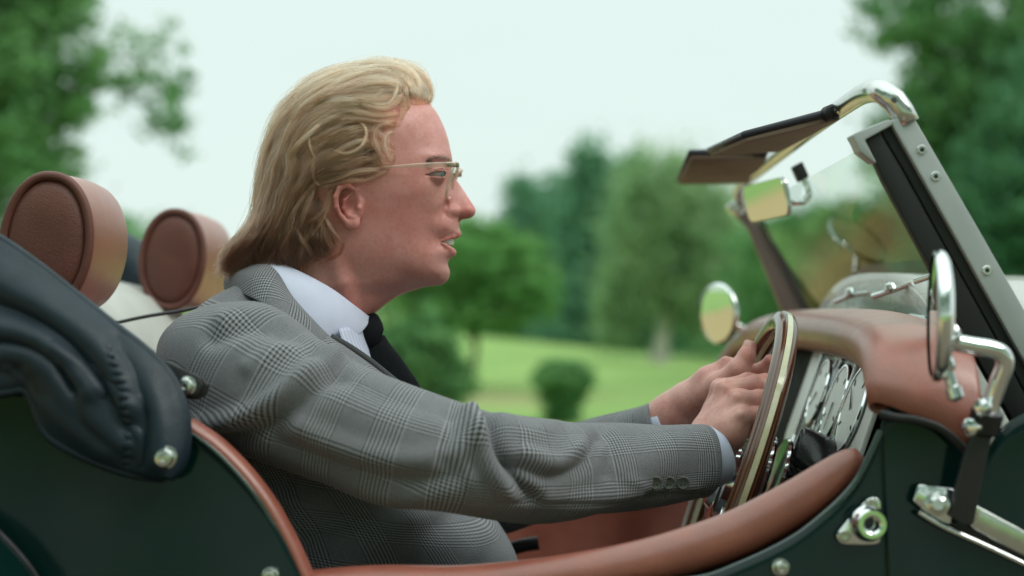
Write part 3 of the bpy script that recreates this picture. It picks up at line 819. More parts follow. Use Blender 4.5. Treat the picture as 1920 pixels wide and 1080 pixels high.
# sun visors
def visor(pts, edge, label):
    v = prism('sun_visor', [W(*p) for p in pts], (0.002, 0, -.006), M['visor'], car, bevel=.0015, label=label)
    tube('binding', [W(*p) + [0, 0, .0015] for p in edge], .0042, M['visor_edge'], v, n=20, seg=8, smooth=False)
    return v
v1 = visor([(1572, 214, -.055), (1462, 276, .24), (1330, 285, .25), (1396, 256, -.055)], [(1330, 284, .25), (1396, 255, -.055), (1570, 209, -.055)], 'sun visor on the near side of the header rail')
v2 = visor([(1436, 288, .36), (1412, 326, .64), (1400, 338, .66), (1272, 339, .66), (1295, 290, .36)], [(1272, 338, .66), (1295, 288, .36), (1436, 286, .36)], 'sun visor on the far side of the header rail')
tube('visor_arm', WP([(1562, 210, -.06), (1580, 203, -.09), (1606, 188, -.13)]), .0048, M['steel'], v1, n=12, seg=10)
lathe('visor_clamp', W(1556, 212, -.06), unit(W(1580, 203, -.09) - W(1556, 212, -.06)), [(.006, -.008), (.0085, -.006), (.0085, .008), (.006, .01)], M['rubber'], v1, seg=14)
tube('visor_arm', WP([(1428, 284, .36), (1440, 279, .34), (1462, 272, .30)]), .0055, M['steel'], v2, n=12, seg=10)
lathe('visor_clamp', W(1424, 284, .36), unit(W(1450, 276, .32) - W(1424, 284, .36)), [(.007, -.009), (.0095, -.007), (.0095, .009), (.007, .01)], M['rubber'], v2, seg=14)

# interior mirror on its bent arm stuck to the glass
q = [W(1400, 345, .375), W(1472, 335, .315), W(1474, 407, .315), W(1398, 415, .375)]
c0 = sum(q) / 4; e1 = unit(q[1] - q[0]); e2 = unit(np.cross(np.cross(e1, q[0] - q[3]), e1)); nn = unit(np.cross(e1, e2))
if nn[1] > 0: nn = -nn
nn = unit((-.93, -.27, -.19)); e1 = unit(np.cross(nn, np.array([-.12, 0, 1.0]))); e1 = e1 if e1[0] > 0 else -e1; e2 = np.cross(nn, e1); e2 = e2 if e2[2] > 0 else -e2
hw, hh = .061, np.linalg.norm(q[0] - q[3]) / 2
mi = prism('interior_mirror', [c0 + e1 * u + e2 * v for u, v in rrect(hw, hh, .012)], -nn * .006, M['steel'], car, bevel=.002)
prism('mirror_glass', [c0 + nn * .001 + e1 * u + e2 * v for u, v in rrect(hw * .97, hh * .97, .011)], -nn * .0014, M['mirror'], mi)
tube('mirror_arm', WP([(1462, 378, .335), (1490, 379, .33), (1508, 377, .33), (1517, 366, .33), (1514, 350, .33), (1508, 336, .33)]), .0045, M['chrome'], mi, n=30, seg=10)
prism('mirror_mount', [W(1487, 312, .325), W(1505, 302, .325), W(1518, 331, .325), W(1500, 341, .325)], (0, .02, 0), M['rubber'], mi, bevel=.002)

# ------------------------------------------------------------------ wing mirrors
def wing_mirror(c, r, nrm, squash, label, seg=40):
    nrm = unit(nrm); b = unit(np.cross(nrm, (0, 0, 1))); u = unit(np.cross(b, nrm))
    def ring(rad, h): 
        a = np.linspace(0, 2 * np.pi, seg, endpoint=False)
        return c + (np.cos(a)[:, None] * b * squash + np.sin(a)[:, None] * u) * rad + nrm * h
    prof = [(r * .97, .002), (r * 1.03, .001), (r * 1.05, -.003), (r * 1.02, -.007), (r * .94, -.010), (r * .7, -.013), (r * .3, -.015), (.001, -.0155)]
    V = np.vstack([ring(a, h) for a, h in prof]); F = grid_faces(len(prof), seg, cv=True)
    m_ = link('wing_mirror', mesh_any('wing_mirror', V, F, auto=1.3), M['chrome'], car, label)
    prof = [(r * .985, .0005), (r * .6, .0009), (.0005, .001)]
    V = np.vstack([ring(a, h) for a, h in prof]); link('mirror_glass', mesh_any('mirror_glass', V, grid_faces(len(prof), seg, cv=True)), M['mirror'], m_)
    return m_
wm = wing_mirror(W(1752, 592, -.40), 119 * 1.2 / FPX, (-.978, .205, .02), 1.0, 'near chrome wing mirror seen almost edge on')
lathe('ball_joint', W(1778, 628, -.395), (-.4, -1, .4), [(.002, -.012), (.009, -.008), (.011, 0), (.009, .008), (.002, .012)], M['chrome'], wm, seg=18)
lathe('clamp_nut', W(1766, 660, -.398), (.25, -.2, -1), [(.006, 0), (.008, .006), (.008, .014), (.005, .018), (.005, .03), (.007, .031), (.007, .04), (.002, .043)], M['chrome'], wm, seg=14)
tube('clamp_bracket', WP([(1772, 618, -.392), (1770, 650, -.392), (1762, 700, -.398)]), .0055, M['black_metal'], wm, n=12, seg=8)
tube('mirror_arm', WP([(1778, 640, -.385), (1820, 648, -.38), (1856, 654, -.378), (1878, 664, -.376), (1884, 684, -.374), (1872, 716, -.370), (1860, 752, -.366), (1856, 770, -.365)]), .0077, M['chrome'], wm, n=50, seg=14)
lathe('arm_collar', W(1853, 765, -.364), unit(W(1846, 800, -.36) - W(1856, 760, -.365)), [(.009, 0), (.014, .003), (.014, .02), (.010, .024)], M['black_gloss'], wm, seg=18)
lathe('collar_bolt', W(1842, 762, -.378), (-.5, -.9, .2), [(.006, -.006), (.008, 0), (.006, .005), (.001, .007)], M['chrome'], wm, seg=14)
lathe('collar_bolt', W(1826, 800, -.37), (-.8, -.7, 0), [(.004, -.016), (.004, -.002), (.0075, 0), (.0075, .007), (.003, .009)], M['chrome'], wm, seg=14)
prism('mirror_stay', [W(1836, 786, -.362), W(1866, 792, -.362), W(1852, 860, -.358), W(1836, 940, -.354), W(1826, 984, -.352), W(1808, 986, -.352), W(1784, 970, -.352), W(1788, 930, -.354), W(1810, 850, -.358)], (0, .007, 0), M['black_metal'], wm, bevel=.0018)
fm = wing_mirror(W(1345, 588, .78), 55 * 2.38 / FPX, (-.84, -.54, -.025), .90, 'far wing mirror with gravel and trees in its glass')
tube('mirror_arm', WP([(1366, 598, .80), (1384, 612, .80), (1404, 622, .81), (1422, 632, .82)]), .006, M['chrome'], fm, n=14, seg=8)

# ------------------------------------------------------------------ fittings on the near flank
YB = -.3388
hp = prism('hinge', [W(1708, 938, YB), W(1718, 908, YB), W(1722, 907, YB), W(1786, 915, YB), W(1788, 925, YB), W(1780, 982, YB), W(1766, 978, YB), W(1730, 957, YB)], (0, -.006, 0), M['chrome'], car, bevel=.002)
lathe('hinge_bolt', W(1757, 945, YB - .007), (-.2, -1, .1), [(.011, 0), (.011, .003), (.008, .004), (.008, .009), (.005, .011), (.001, .011)], M['steel'], hp, seg=8)
prism('hinge_strap', [W(1808, 940, YB - .002), W(1834, 950, YB - .002), W(1900, 985, YB - .002), W(2010, 1046, YB - .002), W(2000, 1080, YB - .002), W(1900, 1032, YB - .002), W(1826, 992, YB - .002), W(1804, 974, YB - .002)], (0, -.005, 0), M['steel'], hp, bevel=.0015)
prism('hinge_knuckle', [W(1812, 938, YB - .006), W(1836, 950, YB - .006), W(1830, 974, YB - .006), W(1804, 968, YB - .006)], (0, -.006, 0), M['chrome'], hp, bevel=.0015)
tube('hinge_seal', WP([(1722, 960, YB - .004), (1770, 988, YB - .004), (1850, 1024, YB - .004), (1990, 1090, YB - .004)]), .0024, M['chrome'], hp, n=20, seg=8)
prism('hinge_gap', [W(1776, 980, YB - .001), W(1812, 986, YB - .001), W(1990, 1074, YB - .001), W(1990, 1090, YB - .001), W(1850, 1022, YB - .001)], (0, -.002, 0), M['rubber'], hp)
# sidescreen socket: three-cornered plate, barrel and two screws
sp = cr(np.array([(1630, 932), (1648, 938), (1650, 975), (1650, 1008), (1640, 1019), (1600, 1020), (1574, 1017), (1567, 1002), (1578, 985), (1604, 955)]), 40, closed=True)
so = prism('sidescreen_socket', [W(a, b, YB + .001) for a, b in sp], (0, -.0045, 0), M['chrome'], car, bevel=.0012)
lathe('socket_barrel', W(1625, 980, YB - .0035), (.06, -1, .04), [(.0160, 0), (.0160, .006), (.0142, .0085), (.0140, .014), (.0122, .0165), (.0085, .0165), (.0066, .015), (.0064, .004), (.001, .003)], M['chrome'], so, seg=32)
lathe('bore_shade', W(1626.5, 979.5, YB - .0035 - .0142), (.06, -1, .04), [(.0063, -.002), (.0063, 0), (.0001, 0)], M['rubber'], so, seg=20)  # dark disc set in the bore for the shade inside it
for px, py in ((1633, 945), (1583, 1004)):
    V, F = screw_data(W(px, py, YB - .0036), (0, -1, 0), .0055, .0022); link('screw', mesh_any('screw', V, F, auto=.5), M['steel'], so)
def stud(c, r, name='stud', ax=(0, -1, 0), parent=car):
    return lathe(name, c, ax, [(r * .95, 0), (r * 1.05, r * .15), (r, r * .35), (r * .72, r * .45), (r * .68, r * .8), (r * .82, r * 1.0), (r * .7, r * 1.25), (r * .35, r * 1.3), (r * .25, r * 1.1), (.0002, r * 1.1)], M['steel'], parent, seg=24)
stud(W(1463, 1063, YB), .0078, 'fastener_stud'); stud(W(508, 1078, YB), .0075, 'fastener_stud')

# ------------------------------------------------------------------ folded hood
U = [(-120, 370), (-40, 425), (20, 462), (80, 505), (150, 560), (215, 612), (270, 655), (315, 700), (340, 748), (350, 800), (347, 850), (334, 880), (318, 892)]
Lo = [(-120, 745), (-40, 742), (10, 736), (48, 731), (66, 755), (76, 785), (92, 815), (125, 838), (165, 858), (205, 874), (245, 886), (285, 893), (310, 894)]
n, m = 170, 100
Uc, Lc = cr(np.array(U, float), n), cr(np.array(Lo, float), n)
P = np.zeros((n, m, 3))
for j in range(m):
    f = j / (m - 1); qx = Uc * (1 - f) + Lc * f
    bul = math.sin(math.pi * f) ** .6
    for i in range(n): P[i, j] = W(qx[i, 0], qx[i, 1], -.345 - .020 * bul + .05 * (1 - f) * max(0, (1 - i / n) - .1))
q = proj(P)
folds = [([(-60, 500), (60, 560), (150, 620), (215, 690), (240, 760)], .016, 24), ([(-60, 470), (80, 545), (190, 630), (270, 720), (300, 800), (300, 860)], .010, 20),
         ([(-60, 610), (40, 625), (110, 660), (170, 730)], .014, 22), ([(-60, 660), (30, 662), (90, 690), (140, 760), (220, 840)], .010, 20),
         ([(60, 700), (110, 780), (190, 850)], .007, 16), ([(-60, 560), (40, 590), (120, 640), (190, 720), (235, 800)], -.013, 18), ([(-60, 640), (30, 645), (90, 672), (140, 730)], -.011, 13),
         ([(215, 640), (262, 720), (275, 800), (268, 865)], -.012, 16), ([(-40, 700), (40, 700), (80, 740)], -.006, 14), ([(120, 700), (160, 790), (240, 860)], -.008, 14)]
rs_ = np.random.default_rng(12)
for _ in range(10):                      # fine creases of the slack cloth
    x0, y0 = rs_.uniform(-20, 250), rs_.uniform(520, 800); ln, an = rs_.uniform(50, 130), math.radians(rs_.uniform(20, 70))
    folds.append(([(x0, y0), (x0 + ln * .5 * math.cos(an) + rs_.uniform(-8, 8), y0 + ln * .5 * math.sin(an)), (x0 + ln * math.cos(an + .2), y0 + ln * math.sin(an + .2))], rs_.choice([-1, 1]) * rs_.uniform(.0025, .005), rs_.uniform(4, 6.5)))
disp = np.zeros((n, m))
for line, a, w in folds: disp += .45 * a * np.exp(-(poly_dist(q, cr(np.array(line, float), 20)) / w) ** 2)
edge = np.sin(np.pi * np.linspace(0, 1, m))[None] ** .35
stit = .0016 * np.sin(q[..., 1] / 2.4) * np.exp(-(poly_dist(q, [(205, 650), (232, 720), (243, 790), (240, 868)]) / 5) ** 2)
P[..., 1] -= disp * edge + stit
hood = grid_obj('folded_hood', P, M['vinyl'], car, .004)
tube('hood_piping', P[:, 0] + [0, -.002, 0], .0052, M['vinyl'], hood, n=120, seg=8)
tube('hood_seam', P[:, 93] + [0, -.0012, 0], .0022, M['vinyl'], hood, n=160, seg=8)
tube('hood_seam', P[:, 8] + [0, -.0012, 0], .0022, M['vinyl'], hood, n=160, seg=8)
tube('hood_piping', P[:, -1] + [0, -.004, 0], .0046, M['vinyl'], hood, n=120, seg=8)
kk = np.linalg.norm(q - [313, 857], axis=-1).argmin(); stud(P.reshape(-1, 3)[kk] + [0, .001, 0], .0098, 'fastener_stud', parent=hood)
# body of the rolled hood inside the cover, and its far end beyond the headrests
P = patch([WP([(-140, 420, -.30), (0, 500, -.30), (150, 600, -.30), (260, 690, -.30), (320, 800, -.30)]), WP([(-200, 420, .1), (-60, 520, .1), (90, 610, .1), (190, 690, .1), (240, 780, .1)])], 20, 8)
P[..., 2] -= .03
grid_obj('hood_lining', P, M['rubber'], car, .01)
tube('folded_hood', WP([(150, 500, .82), (215, 488, .82), (250, 510, .80), (268, 535, .78)]), [.035, .05, .045, .03], M['vinyl'], car, n=20, seg=14, label='far end of the folded black hood')
hi = prism('hood_iron', [W(285, 655, -.318), W(300, 672, -.318), W(372, 705, -.318), W(380, 722, -.318), W(368, 742, -.318), W(345, 745, -.318), W(328, 738, -.318), W(290, 690, -.318)], (0, .004, 0), M['black_metal'], car, bevel=.001)
stud(W(351, 723, -.319), .0085, 'rivet', parent=hi)
prism('iron_pad', [W(350, 700, -.312), W(378, 706, -.312), W(392, 722, -.312), W(386, 742, -.312), W(368, 750, -.312), W(345, 748, -.312)], (0, .008, 0), M['rubber'], car, bevel=.002)
tube('tension_strap', WP([(190, 612, .12), (270, 594, .10), (345, 582, .08), (420, 566, .06)]), .0022, M['rubber'], car, n=20, seg=8, r2=.005)

# ------------------------------------------------------------------ seats, headrests and rear deck
def headrest(ox, oy, rx, ry, y0, wdt, y_shift_label):
    """oval bolster: the oval end faces the near side, the padded band runs across the car"""
    d0 = y0 - CAM_Y
    c = W(ox, oy, y0); a = np.linspace(0, 2 * np.pi, 64, endpoint=False)
    RX, RZ = rx * d0 / FPX, ry * d0 / FPX
    lean = math.radians(-6)
    def oval(s, y, g=0.0):
        x = np.cos(a) * RX * s; z = np.sin(a) * RZ * s
        sg = 1 - .10 * np.sin(a) * 0
        x = np.sign(np.cos(a)) * np.abs(np.cos(a)) ** .9 * RX * s
        return np.stack([c[0] + x * math.cos(lean) - z * math.sin(lean), np.full(64, y), c[2] + x * math.sin(lean) + z * math.cos(lean)], -1)
    prof = [(.0004, -.0062), (.3, -.0065), (.55, -.006), (.75, -.0035), (.86, 0), (.90, .004), (.93, .003)]
    V = [oval(s, y0 + h) for s, h in prof]
    hr = 0
    band = [(.955, .004), (.985, .008), (1.0, .02), (1.02, wdt * .3), (1.03, wdt * .5), (1.02, wdt * .7), (1.0, wdt - .02), (.97, wdt - .008), (.9, wdt), (.5, wdt + .004), (.02, wdt + .005)]
    V2 = [oval(s, y0 + h) for s, h in band]
    hr = link('headrest', mesh_any('headrest', np.vstack(V2), grid_faces(len(V2), 64, cv=True)), M['leather'], car, y_shift_label)
    link('end_panel', mesh_any('end_panel', np.vstack(V), grid_faces(len(V), 64, cv=True)), M['leather_dark'], hr)
    P = oval(.955, y0 + .001)
    tube('piping', P, .0048, M['leather_dark'], hr, n=90, seg=10, closed=True)
    return hr
headrest(86, 455, 84, 132, -.16, .155, 'headrest of the driver seat')
headrest(323, 486, 60, 94, .44, .235, 'headrest of the passenger seat')
# seat backs
def seat(y0, y1, pts, label):
    k = len(pts)
    A = patch([WP([(a, b, y0) for a, b in pts]), WP([(a, b, (y0 + y1) / 2) for a, b in pts]), WP([(a, b, y1) for a, b in pts])], 30, 20)
    v = np.linspace(0, 1, 20)[None]; u = np.linspace(0, 1, 30)[:, None]
    A[..., 0] += .014 * np.abs(np.sin(v * math.pi * 4)) ** .6 * np.sin(u * math.pi) + .03 * np.sin(v * math.pi)
    return grid_obj('seat_back', A, M['leather'], car, .05, label=label)
# (screen pixel columns are given for the near edge of each seat)
A0 = [W(150, 600, -.17), W(240, 585, -.17), W(330, 660, -.17), W(420, 900, -.17), W(470, 1200, -.17)]
def seat3(y0, y1, label):
    sh = [np.array([p[0], 0, p[2]]) for p in A0]
    cur = [[p + [0.0 - (.03 if k in (0, 3) else 0), y, -.05 - (.02 if k in (0, 3) else 0)] for p in sh] for k, y in enumerate((y0, y0 + .1, y1 - .1, y1))]
    A = patch(cur, 30, 26); v = np.linspace(0, 1, 26)[None]; u = np.linspace(0, 1, 30)[:, None]
    A[..., 0] += .010 * np.abs(np.sin(v * math.pi * 5)) ** .6 * np.sin(u * math.pi) ** .5
    return grid_obj('seat_back', A, M['leather'], car, .03, label=label)
seat3(-.26, .22, 'seat back behind the driver')
seat3(.34, .82, 'seat back of the empty passenger seat')
prism('seat_cushion', [(-.22, -.26, .52), (-.22, .22, .52), (.22, .22, .56), (.22, -.26, .56)], (0, 0, .10), M['leather_dark'], car, bevel=.03)
prism('seat_cushion', [(-.22, .34, .52), (-.22, .82, .52), (.22, .82, .56), (.22, .34, .56)], (0, 0, .10), M['leather_dark'], car, bevel=.03)
# rear deck behind the seats, its sky reflection put into a pale colour
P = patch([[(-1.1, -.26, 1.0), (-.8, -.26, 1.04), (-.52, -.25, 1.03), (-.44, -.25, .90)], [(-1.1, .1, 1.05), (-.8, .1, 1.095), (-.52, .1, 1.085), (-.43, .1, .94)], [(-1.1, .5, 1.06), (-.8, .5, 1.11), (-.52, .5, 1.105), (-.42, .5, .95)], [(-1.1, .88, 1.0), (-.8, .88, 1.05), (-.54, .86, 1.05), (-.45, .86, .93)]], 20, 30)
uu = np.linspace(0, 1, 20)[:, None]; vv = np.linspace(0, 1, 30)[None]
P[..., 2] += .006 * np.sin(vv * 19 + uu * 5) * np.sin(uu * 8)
grid_obj('pale_rear_deck', P, M['deck_sheen'], car, .006)
# wheels, out of the picture below, so that the car stands on the ground
for px_, yy in ((-1.0, -.42), (1.45, -.38), (-1.0, 1.02), (1.45, .98)):
    w_ = lathe('road_wheel', (px_, yy, .31), (0, -1 if yy < 0 else 1, 0), [(.19, -.07), (.30, -.08), (.315, -.04), (.315, .04), (.30, .08), (.2, .075)], M['rubber'], car, seg=36)
    lathe('wheel_rim', (px_, yy, .31), (0, -1 if yy < 0 else 1, 0), [(.205, -.05), (.205, .06), (.19, .05), (.05, .03), (.04, .08), (.001, .085)], M['silver'], w_, seg=36)
# ================================================================== the driver
man = root('person', (-.2, 0, .55), 'man in grey checked jacket, white collar and dark tie driving, hands on the wheel', 'person')
PX = 1.6 / FPX                                # metres per photo pixel on the driver's centre plane

def rbf(ctrl, q):
    """thin plate through (x, z, v) control points"""
    C = np.array([c[:2] for c in ctrl], float) / 100; v = np.array([c[2] for c in ctrl], float)
    def phi(r2): return .5 * r2 * np.log(r2 + 1e-9)
    n = len(C); K = phi(((C[:, None] - C[None]) ** 2).sum(-1)) + np.eye(n) * .004
    A = np.zeros((n + 3, n + 3)); A[:n, :n] = K; A[:n, n] = 1; A[:n, n + 1:] = C; A[n, :n] = 1; A[n + 1:, :n] = C.T
    w = np.linalg.solve(A, np.concatenate([v, np.zeros(3)]))
    Q = q / 100
    return phi(((Q[:, None] - C[None]) ** 2).sum(-1)) @ w[:n] + w[n] + Q @ w[n + 1:]

def poly_sd(q, poly):
    """signed distance, positive inside"""
    P = np.asarray(poly, float); d = poly_dist(q, np.vstack([P, P[:1]]))
    x, y = q[..., 0], q[..., 1]; ins = np.zeros(q.shape[:-1], bool)
    for (x0, y0), (x1, y1) in zip(P, np.roll(P, -1, 0)):
        c = (y0 > y) != (y1 > y)
        with np.errstate(divide='ignore', invalid='ignore'):
            ins ^= c & (x < (x1 - x0) * (y - y0) / (y1 - y0 + 1e-12) + x0)
    return np.where(ins, d, -d)

def surface_nets(Fd, org, h):
    """dual mesh of the zero level of Fd (negative inside)"""
    s = Fd < 0
    c = [s[i:s.shape[0] - 1 + i, j:s.shape[1] - 1 + j, k:s.shape[2] - 1 + k] for i in (0, 1) for j in (0, 1) for k in (0, 1)]
    cnt = sum(x.astype(np.int8) for x in c)
    act = (cnt > 0) & (cnt < 8)
    idx = -np.ones(act.shape, np.int64); ii = np.argwhere(act); idx[act] = np.arange(len(ii))
    val = np.stack([Fd[ii[:, 0] + i, ii[:, 1] + j, ii[:, 2] + k] for i in (0, 1) for j in (0, 1) for k in (0, 1)], -1)
    off = np.array([(i, j, k) for i in (0, 1) for j in (0, 1) for k in (0, 1)], float)
    acc = np.zeros((len(ii), 3)); n = np.zeros(len(ii))
    for a in range(8):
        for b in range(a + 1, 8):
            if np.abs(off[a] - off[b]).sum() == 1:
                va, vb = val[:, a], val[:, b]; m = (va < 0) != (vb < 0)
                t = np.where(m, va / np.where(m, va - vb, 1), 0)
                acc += np.where(m[:, None], off[a] + t[:, None] * (off[b] - off[a]), 0); n += m
    V = (ii + acc / n[:, None]) * h + org
    Fs = []
    for ax in range(3):
        a, b = [(1, 2), (2, 0), (0, 1)][ax]
        sl = [slice(1, -1)] * 3; sl[ax] = slice(0, -1)
        sh = list(sl); sh[ax] = slice(1, None)
        s0 = s[tuple(sl)]; s1 = s[tuple(sh)]
        for flip, m in ((False, s0 & ~s1), (True, ~s0 & s1)):
            e = np.argwhere(m)
            if not len(e): continue
            o = np.array([1, 1, 1]); o[ax] = 0
            e = e + o
            ea = np.zeros(3, int); ea[a] = 1; eb = np.zeros(3, int); eb[b] = 1
            g = lambda q: idx[q[:, 0], q[:, 1], q[:, 2]]
            f = np.stack([g(e - ea - eb), g(e - eb), g(e), g(e - ea)], -1)
            Fs.append(f[:, ::-1] if flip else f)
    F = np.vstack(Fs); F = F[(F >= 0).all(1)]
    return V, F

def smin(a, b, k):
    h = np.clip(.5 + .5 * (b - a) / k, 0, 1)
    return b * (1 - h) + a * h - k * h * (1 - h)
def smax(a, b, k): return -smin(-a, -b, k)

def cone_sd(P, a, b, ra, rb):
    a = np.asarray(a, float); b = np.asarray(b, float); ab = b - a
    t = np.clip(((P - a) @ ab) / (ab @ ab + 1e-12), 0, 1)
    return np.linalg.norm(P - a - t[..., None] * ab, axis=-1) - (ra + (rb - ra) * t)

# ------------------------------------------------------------------ head and neck, in photo pixels of the centre plane
OUT = [(798, 191), (780, 172), (740, 152), (690, 143), (640, 147), (590, 165), (550, 195), (525, 240), (515, 290), (518, 340), (528, 380), (535, 420), (530, 460), (515, 500), (490, 540), (470, 590), (470, 690),
       (640, 690), (650, 650), (664, 622), (690, 597), (708, 582.5), (724, 570), (742, 557.5), (762, 548.5), (785, 541), (800, 537.3), (815, 536), (826, 534.5), (834, 531), (839.5, 525), (843, 516), (843.3, 508), (840.5, 500), (839.3, 494), (841.5, 487), (846, 483), (852, 479.5), (854.5, 475), (853, 470),
       (848, 465.5), (841, 461.5), (836, 459.2), (831, 457.2), (832.5, 454.6), (836, 452.6), (843, 449.8), (852, 446), (859, 443.6), (863.2, 441.5), (864.6, 437.5), (863.6, 433), (861.6, 428), (861.4, 421), (863, 414.5), (867, 411.5), (875, 410.3), (883, 408), (889, 403.5), (891.6, 397.5), (891, 391),
       (887.5, 384.5), (881, 375), (872, 361), (863, 347.5), (855, 336), (849, 327), (846.5, 320), (847, 312), (848.2, 304), (847, 292), (844, 278), (840.5, 262), (834, 242), (825, 222), (813, 203)]
CTRL = [  # px, py, half width, edge rounding (all photo pixels)
    (690, 150, 92, 90), (690, 200, 110, 100), (600, 180, 95, 90), (690, 260, 122, 100), (600, 260, 118, 100), (540, 300, 108, 90), (624, 330, 122, 95), (700, 320, 120, 90), (560, 380, 108, 80), (660, 385, 116, 90),
    (760, 260, 104, 90), (770, 300, 99, 80), (800, 250, 88, 80), (800, 285, 86, 70), (822, 285, 78, 60), (815, 304, 80, 50), (835, 303, 64, 42), (845, 300, 50, 40), (830, 262, 76, 66),
    (800, 325, 84, 50), (812, 330, 69, 34), (822, 331, 59, 26), (832, 333, 47, 20), (838, 333, 34, 14), (845, 330, 17, 12), (850, 338, 13, 10),
    (822, 352, 62, 30), (832, 355, 45, 20), (842, 352, 26, 12), (853, 352, 14, 11),
    (790, 362, 88, 50), (760, 358, 102, 70), (720, 365, 112, 80), (680, 380, 116, 90), (805, 380, 75, 44),
    (800, 405, 73, 44), (770, 400, 91, 60), (760, 430, 88, 60), (720, 440, 100, 70), (690, 430, 107, 80), (820, 385, 62, 34),
    (836, 372, 40, 20), (832, 395, 46, 22), (841, 408, 36, 18), (846, 394, 30, 13), (856, 398, 26, 12), (866, 398, 23, 14), (876, 396, 20, 15), (886, 396, 17, 15), (858, 380, 18, 12), (870, 378, 14, 12), (862, 408, 17, 10),
    (848, 424, 34, 18), (838, 430, 43, 22), (858, 430, 24, 16), (856, 440, 24, 13), (836, 446, 36, 13), (824, 452, 42, 18), (808, 450, 58, 30), (820, 425, 55, 26),
    (848, 473, 25, 13), (838, 472, 33, 13), (826, 470, 44, 20), (838, 488, 30, 16), (832, 506, 36, 26), (820, 520, 38, 28), (800, 524, 48, 28), (806, 490, 58, 36), (790, 470, 70, 44),
    (780, 512, 63, 34), (745, 500, 80, 44), (705, 492, 94, 50), (672, 480, 101, 60), (690, 512, 90, 46), (735, 524, 72, 36), (770, 532, 50, 30),
    (735, 545, 60, 40), (700, 545, 76, 56), (655, 520, 90, 70), (650, 580, 92, 76), (690, 600, 70, 50), (600, 560, 92, 76), (560, 490, 96, 76), (530, 600, 92, 74), (690, 660, 74, 56), (500, 660, 94, 74), (600, 660, 100, 80), (600, 430, 104, 80), (560, 430, 98, 80),
]
HS = 1.8
hx = np.arange(458, 902, HS); hz = np.arange(-684, -120, HS); hyh = np.arange(0, 160, HS)
GX, GZ = np.meshgrid(hx, hz, indexing='ij')
q2 = np.stack([GX, -GZ], -1)
S2 = poly_sd(q2, cr(np.array(OUT, float), 420, closed=True))
H2 = rbf([(a, b, c) for a, b, c, d in CTRL], q2.reshape(-1, 2)).reshape(GX.shape)
K2 = rbf([(a, b, d) for a, b, c, d in CTRL], q2.reshape(-1, 2)).reshape(GX.shape)
def bumpz(px, py, rx, rz, a):
    global H2
    H2 = H2 + a * np.exp(-((GX - px) / rx) ** 2 - ((-GZ - py) / rz) ** 2)
bumpz(838, 386, 5, 9, -8)           # groove round the wing of the nose
bumpz(834, 401, 5, 9, -7)
bumpz(849, 397, 8, 8, 5)            # wing of the nose
bumpz(816, 424, 12, 16, 2.0)        # fold beside the mouth
bumpz(775, 368, 40, 20, 3.0); bumpz(768, 425, 44, 30, 1.5); bumpz(735, 552, 46, 12, -5)          # cheekbone
bumpz(826, 300, 16, 6, 3)           # brow
H2 = np.clip(H2, 6, 140); K2 = np.clip(np.minimum(K2, H2 * .96), 5, 120)
A = (-S2)[:, None, :]; Yb = (hyh[None, :, None] - H2[:, None, :])
K = K2[:, None, :]
u = np.maximum(A + K, 0); v = np.maximum(Yb + K, 0)
HF = (np.minimum(-K, np.maximum(A, Yb)) + np.sqrt(u * u + v * v)).astype(np.float32)

def local(op, lo, hi):
    """apply op(points, field) inside a box, in (px, |y|, -py)"""
    i0, i1 = np.searchsorted(hx, [lo[0], hi[0]]); j0, j1 = np.searchsorted(hyh, [lo[1], hi[1]]); k0, k1 = np.searchsorted(hz, [lo[2], hi[2]])
    X, Y, Z = np.meshgrid(hx[i0:i1], hyh[j0:j1], hz[k0:k1], indexing='ij')
    HF[i0:i1, j0:j1, k0:k1] = op(np.stack([X, Y, Z], -1), HF[i0:i1, j0:j1, k0:k1])

def chain(P, pts, k=2.0):
    d = None
    for (a, b) in zip(pts[:-1], pts[1:]):
        s = cone_sd(P, (a[0], a[1], -a[2]), (b[0], b[1], -b[2]), a[3], b[3]); d = s if d is None else smin(d, s, k)
    return d
def sph(P, c, r): return np.linalg.norm(P - np.array([c[0], c[1], -c[2]]), axis=-1) - r
def ell(P, c, r):
    r = np.array(r, float); q = (P - np.array([c[0], c[1], -c[2]])) / r; n = np.linalg.norm(q, axis=-1)
    return (n - 1) * r.min()

EYE = (816, 54, 331, 20.5)                    # px, |y|, py, radius
def eye_op(P, Fv):
    # hollow for the ball, then lids wrapped on it
    Fv = smax(Fv, -ell(P, (824, 66, 331), (15, 13, 6.0)), 5)
    ball = sph(P, EYE, EYE[3] + .2)
    Fv = np.maximum(Fv, -ball)
    def pl(a, b, c):
        a, b, c = [np.array([q[0], q[1], -q[2]], float) for q in (a, b, c)]; n = np.cross(b - a, c - a); n /= np.linalg.norm(n)
        return (P - a) @ n
    U = pl((800, 70, 336.5), (840, 36, 333), (834, 66, 327.8)); Lw = pl((800, 70, 335.5), (840, 36, 333), (834, 66, 336.8))
    if pl.__name__ and ((np.array([834, 66, -300.]) - np.array([800, 70, -336.5])) @ np.cross(np.array([40, -34, 3.5]), np.array([34, -4, 12.]))) < 0: U = -U
    if ((np.array([834, 66, -360.]) - np.array([800, 70, -335.5])) @ np.cross(np.array([40, -34, 2.5]), np.array([34, -4, -4.]))) < 0: Lw = -Lw
    opening = np.maximum(U, Lw)                     # negative between the lids
    shell = smax(sph(P, EYE, EYE[3] + 2.7), -opening, 1.2)
    Fv = smin(Fv, shell, 5.5)
    Fv = np.maximum(Fv, -ball)
    Fv = np.where((opening < 0) & (P[..., 0] > 800), np.maximum(Fv, np.where(sph(P, EYE, EYE[3] + 9) < 0, -opening, Fv)), Fv)
    fold = chain(P, [(803, 76, 328, .8), (814, 78, 320, 1.0), (828, 72, 316.5, 1.0), (838, 56, 318, .8)])
    return smax(Fv, -fold, 2.5)
